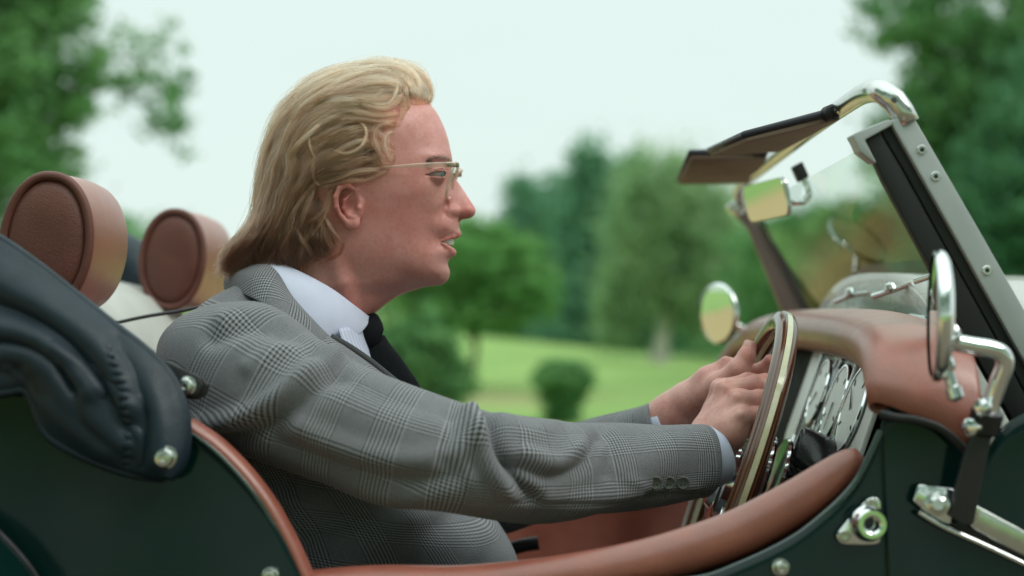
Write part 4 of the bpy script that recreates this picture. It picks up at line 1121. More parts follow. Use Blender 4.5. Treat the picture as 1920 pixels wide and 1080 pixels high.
local(eye_op, (785, 28, -356), (850, 92, -302))

def nose_op(P, Fv):
    Fv = smin(Fv, ell(P, (851, 22, 397), (11, 9, 10)), 5)
    Fv = smax(Fv, -chain(P, [(848, 30, 384, 1.6), (840, 40, 391, 2.6), (838.5, 43, 400, 2.8), (842, 39, 409, 2.4), (849, 30, 413, 1.4)]), 3.5)
    Fv = smax(Fv, -ell(P, (865, 10.5, 411.5), (11, 5.5, 5.5)), 2.5)
    return Fv
local(nose_op, (825, 0, -430), (900, 50, -375))
def lip_op(P, Fv):
    up = chain(P, [(829, 37, 454.2, 1.0), (838, 31, 449.8, 2.8), (849, 23, 445, 4.2), (857.5, 12, 440.8, 4.2), (859.5, 0, 440, 4.2)])
    lo = chain(P, [(829, 37, 456.6, 1.0), (836, 32, 461.2, 3.4), (843, 24.5, 467.5, 5.0), (848.5, 12, 473, 5.6), (849.5, 0, 473.6, 5.4)])
    return np.minimum(smin(Fv, up, 5), smin(Fv, lo, 5))
local(lip_op, (812, 0, -490), (875, 56, -425))
def neck_op(P, Fv):
    st = chain(P, [(634, 84, 470, 12), (652, 84, 530, 14), (664, 62, 585, 9)])
    return smin(Fv, st, 18)
local(neck_op, (600, 20, -680), (730, 130, -440))
def ear_op(P, Fv):
    base = ell(P, (648, 117, 392), (24, 7, 38))
    helix = chain(P, [(664, 119, 383, 3.2), (658, 125, 366, 4.2), (646, 131, 357, 4.8), (632, 134, 362, 5.0), (625, 134, 378, 4.8), (626, 132, 396, 4.2), (633, 128, 412, 3.8), (644, 123, 425, 4.6)], 3)
    lobe = ell(P, (653, 121, 426), (11, 5.5, 10))
    ear = smin(smin(base, helix, 5), lobe, 6)
    anti = chain(P, [(650, 124, 372, 2.4), (640, 128, 384, 3.4), (638, 127, 398, 3.4), (645, 124, 411, 3.6), (656, 121, 414, 3.2)], 3)
    ear = smin(ear, anti, 4)
    ear = smax(ear, -ell(P, (655, 127, 395), (10.5, 9, 13)), 4)
    ear = smax(ear, -chain(P, [(655, 128, 367, 2.2), (640, 133, 370, 2.6), (633, 134, 386, 2.2)], 2), 3)
    tragus = chain(P, [(667, 116, 386, 4.5), (665, 121, 397, 4.4), (664, 117, 407, 4)], 3)
    ear = smin(ear, tragus, 4)
    return smin(Fv, ear, 5)
def ear_at(P, Fv): return ear_op((P - np.array([668., 116., -393.])) / .99 + np.array([648., 117., -392.]), Fv)
local(ear_at, (602, 84, -462), (706, 158, -335))

full = np.concatenate([HF[:, :0:-1, :], HF], 1)
Vh, Fh = surface_nets(full, np.array([hx[0], -hyh[-1], hz[0]]), HS)
def head_to_world(V):
    """head pixels (px, y px, -py) to metres"""
    return np.stack([(V[..., 0] - CX) * PX, V[..., 1] * PX, CAM_Z + (V[..., 2] + CY) * PX], -1)

# skin colour per point: redder cheeks, nose, ears and lips, cooler shaved jaw
def skin_col(V):
    x, y, z = V[:, 0], np.abs(V[:, 1]), -V[:, 2]
    base = np.tile(np.array([.60, .282, .255]), (len(V), 1))
    def blend(w, c):
        nonlocal base
        w = np.clip(w, 0, 1)[:, None]; base = base * (1 - w) + np.array(c) * w
    g = lambda px, py, rx, rz: np.exp(-((x - px) / rx) ** 2 - ((z - py) / rz) ** 2)
    blend(.55 * g(760, 410, 70, 55), (.57, .185, .172))
    blend(.7 * g(878, 393, 22, 20), (.56, .16, .145))
    blend(.7 * g(662, 392, 34, 46), (.54, .16, .135)); blend(.6 * g(664, 394, 10, 16), (.36, .09, .075))
    blend(.45 * g(815, 250, 60, 50), (.66, .32, .30))
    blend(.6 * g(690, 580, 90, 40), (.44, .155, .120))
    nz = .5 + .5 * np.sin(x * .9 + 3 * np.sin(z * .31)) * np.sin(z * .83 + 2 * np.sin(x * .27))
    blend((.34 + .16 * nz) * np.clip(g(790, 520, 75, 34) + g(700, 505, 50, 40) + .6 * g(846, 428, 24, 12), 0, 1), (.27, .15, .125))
    lipz = np.where(z < 456, 443 + (860 - x) * .26, 471.5 - (850 - x) * .5)
    lw = np.exp(-((z - lipz) / 5.6) ** 4) * (x > 826) * (x < 868) * (z > 435) * (z < 481)
    lw = lw * np.clip((x - 824) / 8, 0, 1)
    blend(.62 * lw, (.47, .125, .115))
    for px, py, r in ((708, 488, 2.6), (806, 383, 1.5), (753, 395, 1.6), (811, 479, 1.8), (786, 407, 1.3)): blend(.45 * np.exp(-((x - px) ** 2 + (z - py) ** 2) / r ** 2), (.20, .09, .07))
    return base
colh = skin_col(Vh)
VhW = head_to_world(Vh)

# ------------------------------------------------------------------ hands
def hand(joints, fingers, palm, thumb, vox=.0013, pad=.02, extra=None, tendons=()):
    pts = np.array([p for f in fingers + [thumb] for p, r in f] + [p for p, r in joints])
    lo, hi = pts.min(0) - pad, pts.max(0) + pad
    ax = [np.arange(lo[i], hi[i], vox) for i in range(3)]
    P = np.stack(np.meshgrid(*ax, indexing='ij'), -1)
    d = None
    for f, kk in [(joints, .012)] + [(p, .010) for p in palm]:
        for (a, ra), (b, rb) in zip(f[:-1], f[1:]):
            s = cone_sd(P, a, b, ra, rb); d = s if d is None else smin(d, s, kk)
    for f in fingers + [thumb]:
        fd = None
        for (a, ra), (b, rb) in zip(f[:-1], f[1:]):
            s = cone_sd(P, a, b, ra, rb); fd = s if fd is None else smin(fd, s, .0025)
        d = smin(d, fd, .0045)
        for (a, ra) in f[1:3]:                                    # knuckle swelling
            d = smin(d, np.linalg.norm(P - a, axis=-1) - ra * 1.06, .004)
    for a, ra, b, rb in tendons: d = smin(d, cone_sd(P, a, b, ra, rb), .0035)
    return surface_nets(d.astype(np.float32), lo, vox)
def J(px, py, y, r): return (W(px, py, y), r)

# right hand: back to the viewer, fingers hooked forward over a spoke
r_w = [J(1295, 872, -.090, .0265), J(1330, 838, -.078, .0255), J(1342, 812, -.072, .026)]
r_mcp = {'i': (1352, 730, -.040), 'm': (1362, 732, -.066), 'r': (1386, 750, -.088), 'p': (1392, 782, -.104)}
r_palm = [[J(1336, 822, -.052, .017), J(1346, 780, -.040, .017), J(*r_mcp['i'], .0118)], [J(1340, 820, -.070, .019), J(1352, 780, -.064, .018), J(*r_mcp['m'], .0122)],
          [J(1344, 826, -.084, .018), J(1366, 790, -.084, .0175), J(*r_mcp['r'], .0118)], [J(1346, 836, -.092, .018), J(1370, 808, -.098, .0165), J(*r_mcp['p'], .0112)]]
r_f = [[J(*r_mcp['i'], .0108), J(1402, 716, -.036, .0092), J(1436, 716, -.030, .0082), J(1452, 730, -.022, .0068)],
       [J(*r_mcp['m'], .0112), J(1414, 722, -.062, .0095), J(1442, 728, -.058, .0085), J(1454, 748, -.048, .007)],
       [J(*r_mcp['r'], .0108), J(1424, 748, -.084, .0092), J(1438, 770, -.078, .0082), J(1434, 790, -.066, .0068)],
       [J(*r_mcp['p'], .0098), J(1420, 778, -.100, .0083), J(1424, 802, -.094, .0074), J(1414, 820, -.082, .0062)]]
r_t = [J(1338, 810, -.045, .015), J(1366, 772, -.016, .0122), J(1400, 742, .000, .0105), J(1428, 722, .008, .0078)]
bk_r = np.array([-.0035, -.0085, .0030]); bk_l = np.array([-.004, -.004, .0095])
Vr, Fr = hand(r_w, r_f, r_palm, r_t, tendons=[(W(*r_mcp[k]) + bk_r, .0040, W(wx, wy, wd) + bk_r * 1.4, .0034) for k, wx, wy, wd in (('i', 1338, 800, -.062), ('m', 1342, 806, -.070), ('r', 1348, 812, -.080), ('p', 1352, 822, -.088))])
# left hand: thumb standing along the far part of the rim, fingers round it
l_w = [J(1232, 798, .070, .0265), J(1262, 778, .062, .0245), J(1290, 756, .056, .0245)]
l_mcp = {'i': (1366, 690, .030), 'm': (1360, 696, .058), 'r': (1350, 712, .080), 'p': (1338, 732, .098)}
l_palm = [[J(1292, 750, .044, .017), J(1330, 716, .036, .0165), J(*l_mcp['i'], .0122)], [J(1290, 752, .056, .018), J(1326, 722, .058, .017), J(*l_mcp['m'], .0122)],
          [J(1288, 756, .066, .0175), J(1320, 734, .076, .0165), J(*l_mcp['r'], .0115)], [J(1286, 762, .074, .0165), J(1314, 746, .090, .0155), J(*l_mcp['p'], .0108)]]
l_f = [[J(*l_mcp['i'], .011), J(1408, 700, .030, .0095), J(1434, 692, .026, .0085), J(1444, 676, .018, .0072)],
       [J(*l_mcp['m'], .0112), J(1402, 706, .058, .0095), J(1428, 708, .052, .0085), J(1438, 696, .042, .007)],
       [J(*l_mcp['r'], .0108), J(1388, 728, .082, .0092), J(1412, 734, .076, .0082), J(1424, 724, .066, .0068)],
       [J(*l_mcp['p'], .0098), J(1370, 752, .100, .0084), J(1392, 760, .096, .0075), J(1404, 752, .086, .0062)]]
l_t = [J(1304, 748, .040, .016), J(1348, 722, .014, .0135), J(1384, 694, .004, .0118), J(1400, 668, .006, .0102), J(1405, 652, .010, .0082)]
Vl, Fl = hand(l_w, l_f, l_palm, l_t, tendons=[(W(*l_mcp[k]) + bk_l, .0040, W(wx, wy, wd) + bk_l * 1.3, .0034) for k, wx, wy, wd in (('i', 1300, 745, .052), ('m', 1298, 748, .058), ('r', 1296, 752, .064))])

# the rest of the figure under the clothes, so that head, arms and hands are one body
def limb(pts, n=24, seg=16):
    R_ = np.array([(*W(a, b, c), r) for a, b, c, r in pts]); return tube_data(R_[:, :3], R_[:, 3], n, seg)
body_bits = [(VhW, Fh, colh), (Vr, Fr, None), (Vl, Fl, None)]
for pts in ([(400, 680, -.15, .05), (905, 872, -.235, .036), (1120, 868, -.165, .032), (1318, 848, -.083, .024)], [(440, 730, .18, .034), (700, 840, .22, .034), (935, 905, .215, .032), (1130, 840, .13, .03), (1256, 782, .063, .022)],
            [(560, 640, 0, .05), (500, 740, 0, .06), (570, 900, 0, .085), (620, 1100, 0, .11), (640, 1240, 0, .12)],
            [(640, 1330, -.1, .085), (1000, 1290, -.12, .075), (1260, 1290, -.12, .055), (1330, 1700, -.1, .045)], [(640, 1330, .1, .085), (1000, 1290, .14, .075), (1240, 1290, .15, .055), (1320, 1700, .14, .045)]):
    V, F = limb(pts); body_bits.append((V, F, None))
Vb, Fb, Cb, k = [], [], [], 0
for V, F, C in body_bits:
    Vb.append(V); Fb.append(F + k); k += len(V)
    if C is None:
        C = np.tile(np.array([.64, .335, .29]), (len(V), 1))
        if V is Vr or V is Vl:
            F_ = [p for f in ((r_f + [r_t]) if V is Vr else (l_f + [l_t])) for p, r in f[1:]]
            d = np.min([np.linalg.norm(V - p, axis=1) for p in F_], axis=0)
            w = np.exp(-(d / .012) ** 2)[:, None] * .55; C = C * (1 - w) + np.array([.58, .18, .15]) * w
    Cb.append(C)
Vb = np.vstack(Vb); Fb = np.vstack(Fb); Cb = np.vstack(Cb)
me = mesh_np('body', Vb, Fb)
at = me.attributes.new('skin', 'FLOAT_COLOR', 'POINT'); at.data.foreach_set('color', np.column_stack([Cb, np.ones(len(Cb))]).astype(np.float32).ravel())
t = NT('skin'); c = t.coord('Object')
a_ = t.n('ShaderNodeAttribute'); a_.attribute_name = 'skin'
n1 = t.noise(c, 70, 5); n2 = t.noise(c, 260, 4); vo = t.voro(c, 1500)
col = t.mix(t.rng(t.noise(c, 42, 6, .65), .44, .66, 0, .5), a_.outputs['Color'], (.47, .135, .118))
col = t.mix(t.rng(n2, .5, .78, 0, .30), col, (.33, .12, .095))
col = t.mix(t.rng(n2, .5, .25, 0, .14), col, (.60, .32, .25))
fk = t.voro(c, 210)
col = t.mix(t.rng(fk, .05, .22, .32, 0), col, (.33, .11, .085))
h = t.math('ADD', t.math('MULTIPLY', vo, .5), n2)
M['skin'] = t.done(t.bsdf(col, t.rng(n1, .3, .7, .33, .48), 0, t.bump(h, .26, .0010), **{'Subsurface Weight': .22, 'Subsurface Radius': (.9, .35, .2), 'Subsurface Scale': .006, 'Specular IOR Level': .42}))
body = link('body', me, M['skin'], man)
sm = body.modifiers.new('smooth', 'CORRECTIVE_SMOOTH') if False else None

# thumb nail of the far hand
t0, t1 = np.array(l_t[3][0]), np.array(l_t[4][0]); ta = unit(t1 - t0); tn = unit(np.array([-.55, -.8, .2]) - ta * (np.array([-.55, -.8, .2]) @ ta)); tb = np.cross(ta, tn)
nc = t0 + (t1 - t0) * .95 + tn * .0079
uu, vv = np.meshgrid(np.linspace(-1, 1, 9), np.linspace(-1, 1, 9), indexing='ij')
NP_ = nc + ta * (uu * .0062)[..., None] * (1 - .12 * vv[..., None] ** 2) + tb * (vv * .0052)[..., None] - tn * (.0022 * vv ** 2 + .0004 * uu ** 2)[..., None]
M['nail'] = simple('fingernail', (.62, .33, .28), .25, var=.05)
grid_obj('fingernail', NP_, M['nail'], body, .0006)
# eyes
t = NT('eye'); c = t.coord('Object')
def eye_mesh(sgn):
    e = head_to_world(np.array([EYE[0], sgn * EYE[1], -EYE[2]], float)); r = EYE[3] * PX
    look = unit((1, sgn * .03 - .16, -.03))
    prof = [(math.sin(x) * r, math.cos(x) * r) for x in np.linspace(.001, math.pi - .01, 28)]
    V, F = lathe_data(e, look, prof, 28)
    ball = link('eye', mesh_any('eye', V, F), M['sclera'], body)
    for nm, m, a0, a1, h_ in (('iris', M['iris'], .22, .66, .0003), ('pupil', M['rubber'], .001, .24, .00035)):
        prof = [(math.sin(x) * (r + h_), math.cos(x) * (r + h_)) for x in np.linspace(a0, a1, 6)]
        V, F = lathe_data(e, look, prof, 24)
        link(nm, mesh_any(nm, V, F[:-2] if nm == 'iris' else F), m, ball)
M['sclera'] = simple('eye_white', (.25, .205, .195), .12, var=.06, vscale=200)
M['iris'] = simple('blue_grey_iris', (.10, .15, .17), .15, var=.4, vscale=900)
eye_mesh(-1); eye_mesh(1)
# teeth in the parted mouth
M['teeth'] = simple('teeth', (.74, .75, .70), .2, var=.04, vscale=300)
arc = cr(np.array([(826, -27), (836, -22), (845, -15), (850, -6), (850.5, 0), (850, 6), (845, 15), (836, 22), (826, 27)], float), 40)
rows = []
for dx, z_ in ((-6, 444), (0, 445), (.4, 450), (.2, 456), (-.6, 459.5), (-5, 460)):
    rows.append(np.column_stack([arc[:, 0] + dx + .5 * np.abs(np.sin(arc[:, 1] * math.pi / 13)) * (444 < z_ < 459), arc[:, 1], np.full(40, -z_)]))
grid_obj('teeth', head_to_world(np.stack(rows, 0)), M['teeth'], body, .0008)

# ------------------------------------------------------------------ clothes
def plaid():
    t = NT('grey_glen_check'); uvn = t.n('ShaderNodeUVMap').outputs[0]
    sp = t.n('ShaderNodeSeparateXYZ'); t.l(uvn, sp.inputs[0])
    co = t.coord('Object'); wob = t.n('ShaderNodeTexNoise'); wob.inputs['Scale'].default_value = 90; t.l(co, wob.inputs['Vector'])
    def fam(u):
        u = t.math('ADD', u, t.math('MULTIPLY', t.math('SUBTRACT', wob.outputs[0], .5), .0007))
        ph = t.math('FRACT', t.math('DIVIDE', u, .055))
        band = t.math('LESS_THAN', ph, .49)
        st = t.math('SINE', t.math('MULTIPLY', u, 2 * math.pi / .0033))
        st = t.rng(st, -.7, .7, .03, .95)
        fine = t.rng(t.math('SINE', t.math('MULTIPLY', u, 2 * math.pi / .0016)), -1, 1, .20, .72)
        return t.mix(band, fine, st), band
    a, ba = fam(sp.outputs[0]); b, bb = fam(sp.outputs[1])
    tw = t.math('SINE', t.math('MULTIPLY', t.math('ADD', sp.outputs[0], sp.outputs[1]), 2 * math.pi / .0022))
    f = t.rng(tw, -.6, .6, .30, .70)
    # where both families are in band the check is at full contrast, elsewhere it greys out
    v = t.mix(f, a, b)
    n = t.noise(co, 520, 3)
    bw = t.n('ShaderNodeRGBToBW'); t.l(v, bw.inputs[0])
    val = t.math('ADD', bw.outputs[0], t.math('MULTIPLY', t.math('SUBTRACT', n, .5), .35))
    col = t.mix(t.rng(val, .1, .95, 0, 1), (.020, .021, .026), (.315, .318, .338))
    hgt = t.math('ADD', val, t.math('MULTIPLY', n, .8))
    return t.done(t.bsdf(col, .88, 0, t.bump(hgt, .25, .0006), **{'Sheen Weight': .12, 'Specular IOR Level': .25}))
M['plaid'] = plaid()
M['jacket_edge'] = simple('dark_jacket_edge', (.05, .052, .055), .9, bump=.3, bscale=900)
M['shirt'] = simple('pale_blue_shirt', (.56, .585, .74), .8, var=.03, vscale=60, bump=.12, bscale=1400, **{'Sheen Weight': .1})
M['tie'] = simple('black_knit_tie', (.007, .008, .010), .8, var=.2, vscale=90, bump=.4, bscale=900, **{'Specular IOR Level': .15})
M['button'] = simple('grey_green_button', (.11, .12, .105), .35, var=.1)
M['trouser'] = simple('charcoal_cloth', (.05, .052, .056), .9, bump=.3, bscale=800)

jacket = bpy.data.objects.new('jacket', None); COL.objects.link(jacket); jacket.parent = man; jacket.matrix_parent_inverse = Matrix.Translation(-man.location)

def fold_field(q, folds):
    d = np.zeros(q.shape[:-1])
    for line, a, w in folds:
        L = cr(np.array(line, float), 18)
        dd = poly_dist(q, L)
        d += a * np.exp(-(dd / w) ** 2)
    return d

def loft(rings, n, seg, expo=2.2, amp=.0, folds=(), seed=0, phase=0.0, sharp=None):
    """rings: px, py, y, ra(px), rb(m), optional tilt. Ring plane is square to the spine"""
    R_ = np.array([(*W(a, b, c), ra * (c - CAM_Y) / FPX, rb) for a, b, c, ra, rb in rings])
    R_ = cr(R_, n); S, ra, rb = R_[:, :3], R_[:, 3], R_[:, 4]
    T = unit(np.gradient(S, axis=0))
    Ny = np.array([0, 1.0, 0]); up = unit(np.cross(np.broadcast_to(Ny, T.shape), T)); up = np.where(up[:, 2:3] < 0, -up, up)
    sd = unit(np.cross(T, up)); sd = np.where(sd[:, 1:2] > 0, -sd, sd)          # towards the viewer
    a = np.linspace(0, 2 * np.pi, seg, endpoint=False) + phase
    ca, sa = np.cos(a), np.sin(a)
    ca = np.sign(ca) * np.abs(ca) ** (2 / expo); sa = np.sign(sa) * np.abs(sa) ** (2 / expo)
    P = S[:, None] + up[:, None] * (ca[None, :, None] * ra[:, None, None]) + sd[:, None] * (sa[None, :, None] * rb[:, None, None])
    Nn = unit(up[:, None] * ca[None, :, None] / ra[:, None, None] + sd[:, None] * sa[None, :, None] / rb[:, None, None])
    q = proj(P); face = np.clip(np.einsum('ijk,k->ij', Nn, np.array([0, -1.0, 0])) * 2.5 + .35, 0, 1)
    if folds: P = P + Nn * (fold_field(q, folds) * face)[..., None]
    if amp:
        rs = np.random.default_rng(seed)
        L = np.linalg.norm(np.diff(S, axis=0), axis=1).sum(); u = np.linspace(0, L, n)[:, None]; th = a[None]
        w = np.zeros((n, seg))
        for _ in range(10):
            k1 = rs.uniform(10, 60); k2 = rs.integers(1, 5); w += np.sin(u * k1 + th * k2 + rs.uniform(0, 6.28)) * rs.uniform(.3, 1)
        P = P + Nn * (w * amp / 3)[..., None]
    Larc = np.concatenate([[0], np.cumsum(np.linalg.norm(np.diff(S, axis=0), axis=1))])
    circ = np.mean(np.sqrt((ra ** 2 + rb ** 2) / 2))
    return P, Larc, a, circ

def loft_obj(name, P, Larc, a, circ, mat, parent, uv0=(0, 0), caps=(False, False), rot=0.0, thick=0.0):
    n, seg = P.shape[:2]
    Pw = np.concatenate([P, P[:, :1]], 1)                                       # seam column doubled so the check runs on
    aw = np.concatenate([a, [a[0] + 2 * np.pi]])
    arc = np.concatenate([[0], np.cumsum(np.linalg.norm(np.diff(Pw, axis=1), axis=-1).mean(0))])
    U, Vv = np.meshgrid(Larc, arc, indexing='ij')
    cr_, sr_ = math.cos(rot), math.sin(rot)
    uv = np.stack([U * cr_ - Vv * sr_ + uv0[0], U * sr_ + Vv * cr_ + uv0[1]], -1).reshape(-1, 2)
    F = grid_faces(n, seg + 1)
    V = Pw.reshape(-1, 3); FF = F
    o = link(name, mesh_np(name, V, FF, uv=uv), mat, parent)
    if thick:
        s = o.modifiers.new('shell', 'SOLIDIFY'); s.thickness = thick; s.offset = -1; s.use_even_offset = False
    return o

# near sleeve
sl_r = [(352, 672, -.120, 10, .008), (360, 668, -.125, 42, .034), (382, 668, -.142, 76, .052), (420, 682, -.168, 110, .064), (466, 710, -.192, 133, .070), (540, 750, -.215, 124, .068), (650, 797, -.232, 112, .062),
        (760, 836, -.245, 104, .058), (860, 862, -.248, 100, .055), (930, 874, -.238, 95, .052), (1030, 882, -.205, 89, .047), (1150, 876, -.160, 79, .043), (1250, 868, -.122, 70, .040), (1300, 865, -.104, 64.5, .0385), (1312, 865, -.100, 63.5, .038)]
sl_f = [([(352, 792), (420, 790), (480, 772), (540, 735), (590, 692), (630, 660)], .0115, 17), ([(380, 822), (450, 818), (520, 792), (580, 742), (640, 700)], -.0095, 20),
        ([(420, 600), (480, 585), (540, 600), (600, 640)], .006, 18), ([(400, 640), (470, 618), (540, 632), (600, 672)], -.006, 18), ([(470, 690), (520, 660), (570, 655)], .005, 16),
        ([(600, 690), (700, 740), (800, 762), (872, 772)], -.004, 22), ([(560, 800), (650, 840), (760, 862), (840, 850), (900, 812)], .0065, 20), ([(520, 830), (640, 880), (760, 905), (860, 900)], -.006, 20),
        ([(640, 930), (760, 930), (880, 900)], .005, 20), ([(884, 762), (892, 800), (905, 840), (922, 880), (950, 915)], .0125, 15), ([(905, 765), (918, 805), (935, 850), (965, 900), (1000, 935)], -.0125, 14),
        ([(845, 780), (850, 820), (830, 860)], -.006, 16), ([(940, 790), (990, 812), (1040, 800)], .004, 18), ([(960, 870), (1030, 895), (1090, 870), (1120, 820)], -.007, 15), ([(985, 850), (1045, 868), (1085, 840)], .005, 14),
        ([(1000, 940), (1100, 935), (1190, 925)], .004, 14), ([(1130, 800), (1145, 840), (1140, 890)], -.0035, 14), ([(1180, 900), (1240, 920), (1300, 915)], .002, 10),
        ([(1240, 925), (1312, 920)], -.0022, 6), ([(940, 945), (1080, 940), (1240, 926)], -.0022, 6)]
P, La, a, ci = loft(sl_r, 260, 150, 2.15, .0022, sl_f, 3)
o = loft_obj('sleeve', P, La, a, ci, M['plaid'], jacket, (.011, .02), rot=.0, thick=.0022)
SL = P
# cuff turn-in, shirt cuff and buttons on the near sleeve
def ring_band(name, rings, mat, parent, seg=80, n=12, thick=.0016, **kw):
    P, La, a, ci = loft(rings, n, seg, 2.1, 0, (), 0)
    return loft_obj(name, P, La, a, ci, mat, parent, thick=thick)
shirt = bpy.data.objects.new('shirt', None); COL.objects.link(shirt); shirt.parent = man; shirt.matrix_parent_inverse = Matrix.Translation(-man.location)
ring_band('shirt_cuff', [(1268, 872, -.112, 54, .033), (1296, 864, -.103, 57, .0345), (1320, 859, -.095, 57, .035), (1338, 852, -.089, 55, .034)], M['shirt'], shirt)
ring_band('shirt_cuff', [(1225, 800, .074, 30, .031), (1240, 792, .070, 31, .031), (1253, 785, .066, 30, .0305)], M['shirt'], shirt)
for px in (1229, 1254, 1280):
    py = 904
    q = proj(SL).reshape(-1, 2); k_ = np.where(SL.reshape(-1, 3)[:, 1] < -.1, np.linalg.norm(q - [px, py], axis=1), 1e9).argmin(); b0 = SL.reshape(-1, 3)[k_]
    axn = unit((.02, -1, -.22)); c0 = W(px, py, b0[1] - .0050); r = .0068
    V, F = lathe_data(c0, axn, [(r * .8, 0), (r, .0008), (r, .0026), (r * .86, .0031), (r * .72, .0024), (.0002, .0023)], 24)
    bt_ = link('sleeve_button', mesh_any('sleeve_button', V, F, auto=.9), M['button'], jacket)
    for dx, dz in ((-1, -1), (1, -1), (1, 1), (-1, 1)):
        V, F = lathe_data(c0 + axn * .0022 + np.array([dx * .0016, 0, dz * .0016]), axn, [(.0008, 0), (.0008, .0004), (.0001, .0004)], 8)
        link('hole', mesh_any('hole', V, F), M['rubber'], bt_)

# far sleeve
P, La, a, ci = loft([(360, 690, .15, 40, .03), (440, 720, .18, 110, .07), (560, 770, .205, 106, .066), (700, 830, .22, 100, .06), (840, 890, .23, 90, .055), (930, 915, .22, 84, .052), (1030, 885, .17, 72, .046), (1150, 836, .11, 56, .041), (1220, 803, .078, 42, .037), (1243, 791, .070, 38, .036)],
                   120, 70, 2.1, .003, [([(900, 930), (960, 900), (1040, 900)], .006, 18)], 8)
loft_obj('sleeve', P, La, a, ci, M['plaid'], jacket, (.02, .01), thick=.0022)

# body of the jacket
to_r = [(745, 1260, 0, 292, .205), (730, 1160, 0, 290, .20), (708, 1070, 0, 284, .195), (680, 985, 0, 276, .19), (630, 890, 0, 256, .19), (568, 795, 0, 226, .19), (524, 715, 0, 196, .182), (500, 655, 0, 150, .160), (496, 606, 0, 112, .130), (504, 572, 0, 80, .100), (516, 548, 0, 58, .076), (522, 532, 0, 48, .062)]
to_f = [([(470, 1080), (520, 1010), (560, 960), (600, 930)], .008, 22), ([(520, 1085), (570, 1020), (640, 960)], -.007, 22), ([(640, 1080), (690, 1010), (760, 970)], .006, 26), ([(760, 1070), (800, 1010), (860, 975)], -.005, 24),
        ([(420, 900), (480, 930), (560, 940)], .007, 18), ([(880, 1060), (900, 1010), (925, 975)], .004, 18)]
def torso_loft():
    R_ = np.array([(*W(a, b, c), ra * 1.6 / FPX, rb) for a, b, c, ra, rb in to_r]); n, seg = 150, 130
    R_ = cr(R_, n); S, ra, rb = R_[:, :3], R_[:, 3], R_[:, 4]
    # ring planes tilt from level at the lap to leaning forward at the neck
    tl = np.interp(np.linspace(0, 1, n), [0, .35, .7, 1], [.10, .16, .22, .26])
    fx = np.stack([np.cos(tl), 0 * tl, -np.sin(tl)], -1); fy = np.array([0, -1.0, 0])
    a = np.linspace(0, 2 * np.pi, seg, endpoint=False); ca, sa = np.cos(a), np.sin(a); e = 2 / 2.9
    ca = np.sign(ca) * np.abs(ca) ** e; sa = np.sign(sa) * np.abs(sa) ** e
    P = S[:, None] + fx[:, None] * (ca[None, :, None] * ra[:, None, None]) + fy[None, None] * (sa[None, :, None] * rb[:, None, None])
    Nn = unit(fx[:, None] * ca[None, :, None] / ra[:, None, None] + fy * sa[None, :, None] / rb[:, None, None])
    q = proj(P); face = np.clip(-Nn[..., 1] * 2 + .3, 0, 1)
    P = P + Nn * (fold_field(q, to_f) * face)[..., None]
    rs = np.random.default_rng(4); u = np.linspace(0, 1, n)[:, None]; th = a[None]; w = 0
    for _ in range(8): w = w + np.sin(u * rs.uniform(6, 26) + th * rs.integers(1, 5) + rs.uniform(0, 6)) * rs.uniform(.3, 1)
    P = P + Nn * (w * .0011)[..., None]
    La = np.concatenate([[0], np.cumsum(np.linalg.norm(np.diff(S, axis=0), axis=1))])
    return P, La, a, .2
P, La, a, ci = torso_loft()
loft_obj('jacket_body', P, La, a, ci, M['plaid'], jacket, (.03, .012))
# front edge hanging below the sleeve
P = patch([WP([(740, 930, -.14), (800, 935, -.165), (870, 940, -.178), (925, 946, -.168), (952, 960, -.13)]), WP([(740, 1010, -.15), (810, 1010, -.178), (885, 1010, -.190), (938, 1010, -.178), (964, 1012, -.14)]), WP([(740, 1090, -.155), (815, 1090, -.185), (895, 1090, -.198), (952, 1076, -.185), (980, 1070, -.145)]), WP([(740, 1180, -.16), (820, 1180, -.19), (905, 1180, -.20), (970, 1180, -.19), (1000, 1180, -.15)])], 24, 24)


# trousers on the lap
for sg, pts in ((-1, [(600, 1340, -.10, .10), (1000, 1300, -.12, .088), (1262, 1300, -.12, .068), (1332, 1700, -.1, .055)]), (1, [(600, 1340, .10, .10), (1000, 1300, .14, .088), (1242, 1300, .15, .068), (1322, 1700, .14, .055)])):
    V, F = limb(pts, 30, 20); link('trouser_leg', mesh_any('trouser_leg', V, F), M['trouser'], man)

# jacket collar and lapels
def collar(name, inner, outer, bulge, mat, parent, n=70, m=22, thick=.003, flip=False, uvrot=0.0):
    I, O = cr(WP(inner), n), cr(WP(outer), n)
    f = np.linspace(0, 1, m)[None, :, None]
    P = I[:, None] * (1 - f) + O[:, None] * f
    nv = grid_normals(P); nv = np.where(nv[..., 1:2] > 0, -nv, nv)
    P = P + nv * (np.sin(np.pi * f) * bulge)
    uv = grid_uv(P); c_, s_ = math.cos(uvrot), math.sin(uvrot)
    uv = np.stack([uv[:, 0] * c_ - uv[:, 1] * s_, uv[:, 0] * s_ + uv[:, 1] * c_], -1)
    return grid_obj(name, P, mat, parent, thick, uv=uv, off=0)
collar('jacket_collar', [(440, 508, -.02), (470, 498, -.05), (512, 504, -.077), (546, 556, -.094), (582, 597, -.099), (614, 630, -.098)],
       [(424, 545, -.02), (446, 548, -.065), (486, 566, -.112), (528, 600, -.135), (560, 632, -.140), (586, 664, -.138)], .006, M['plaid'], jacket, uvrot=.5)
collar('lapel', [(614, 630, -.0985), (650, 652, -.092), (684, 676, -.083), (718, 702, -.074), (768, 742, -.064)],
       [(586, 664, -.139), (620, 690, -.142), (660, 716, -.140), (700, 742, -.130), (750, 772, -.110)], .006, M['plaid'], jacket, uvrot=-.35)
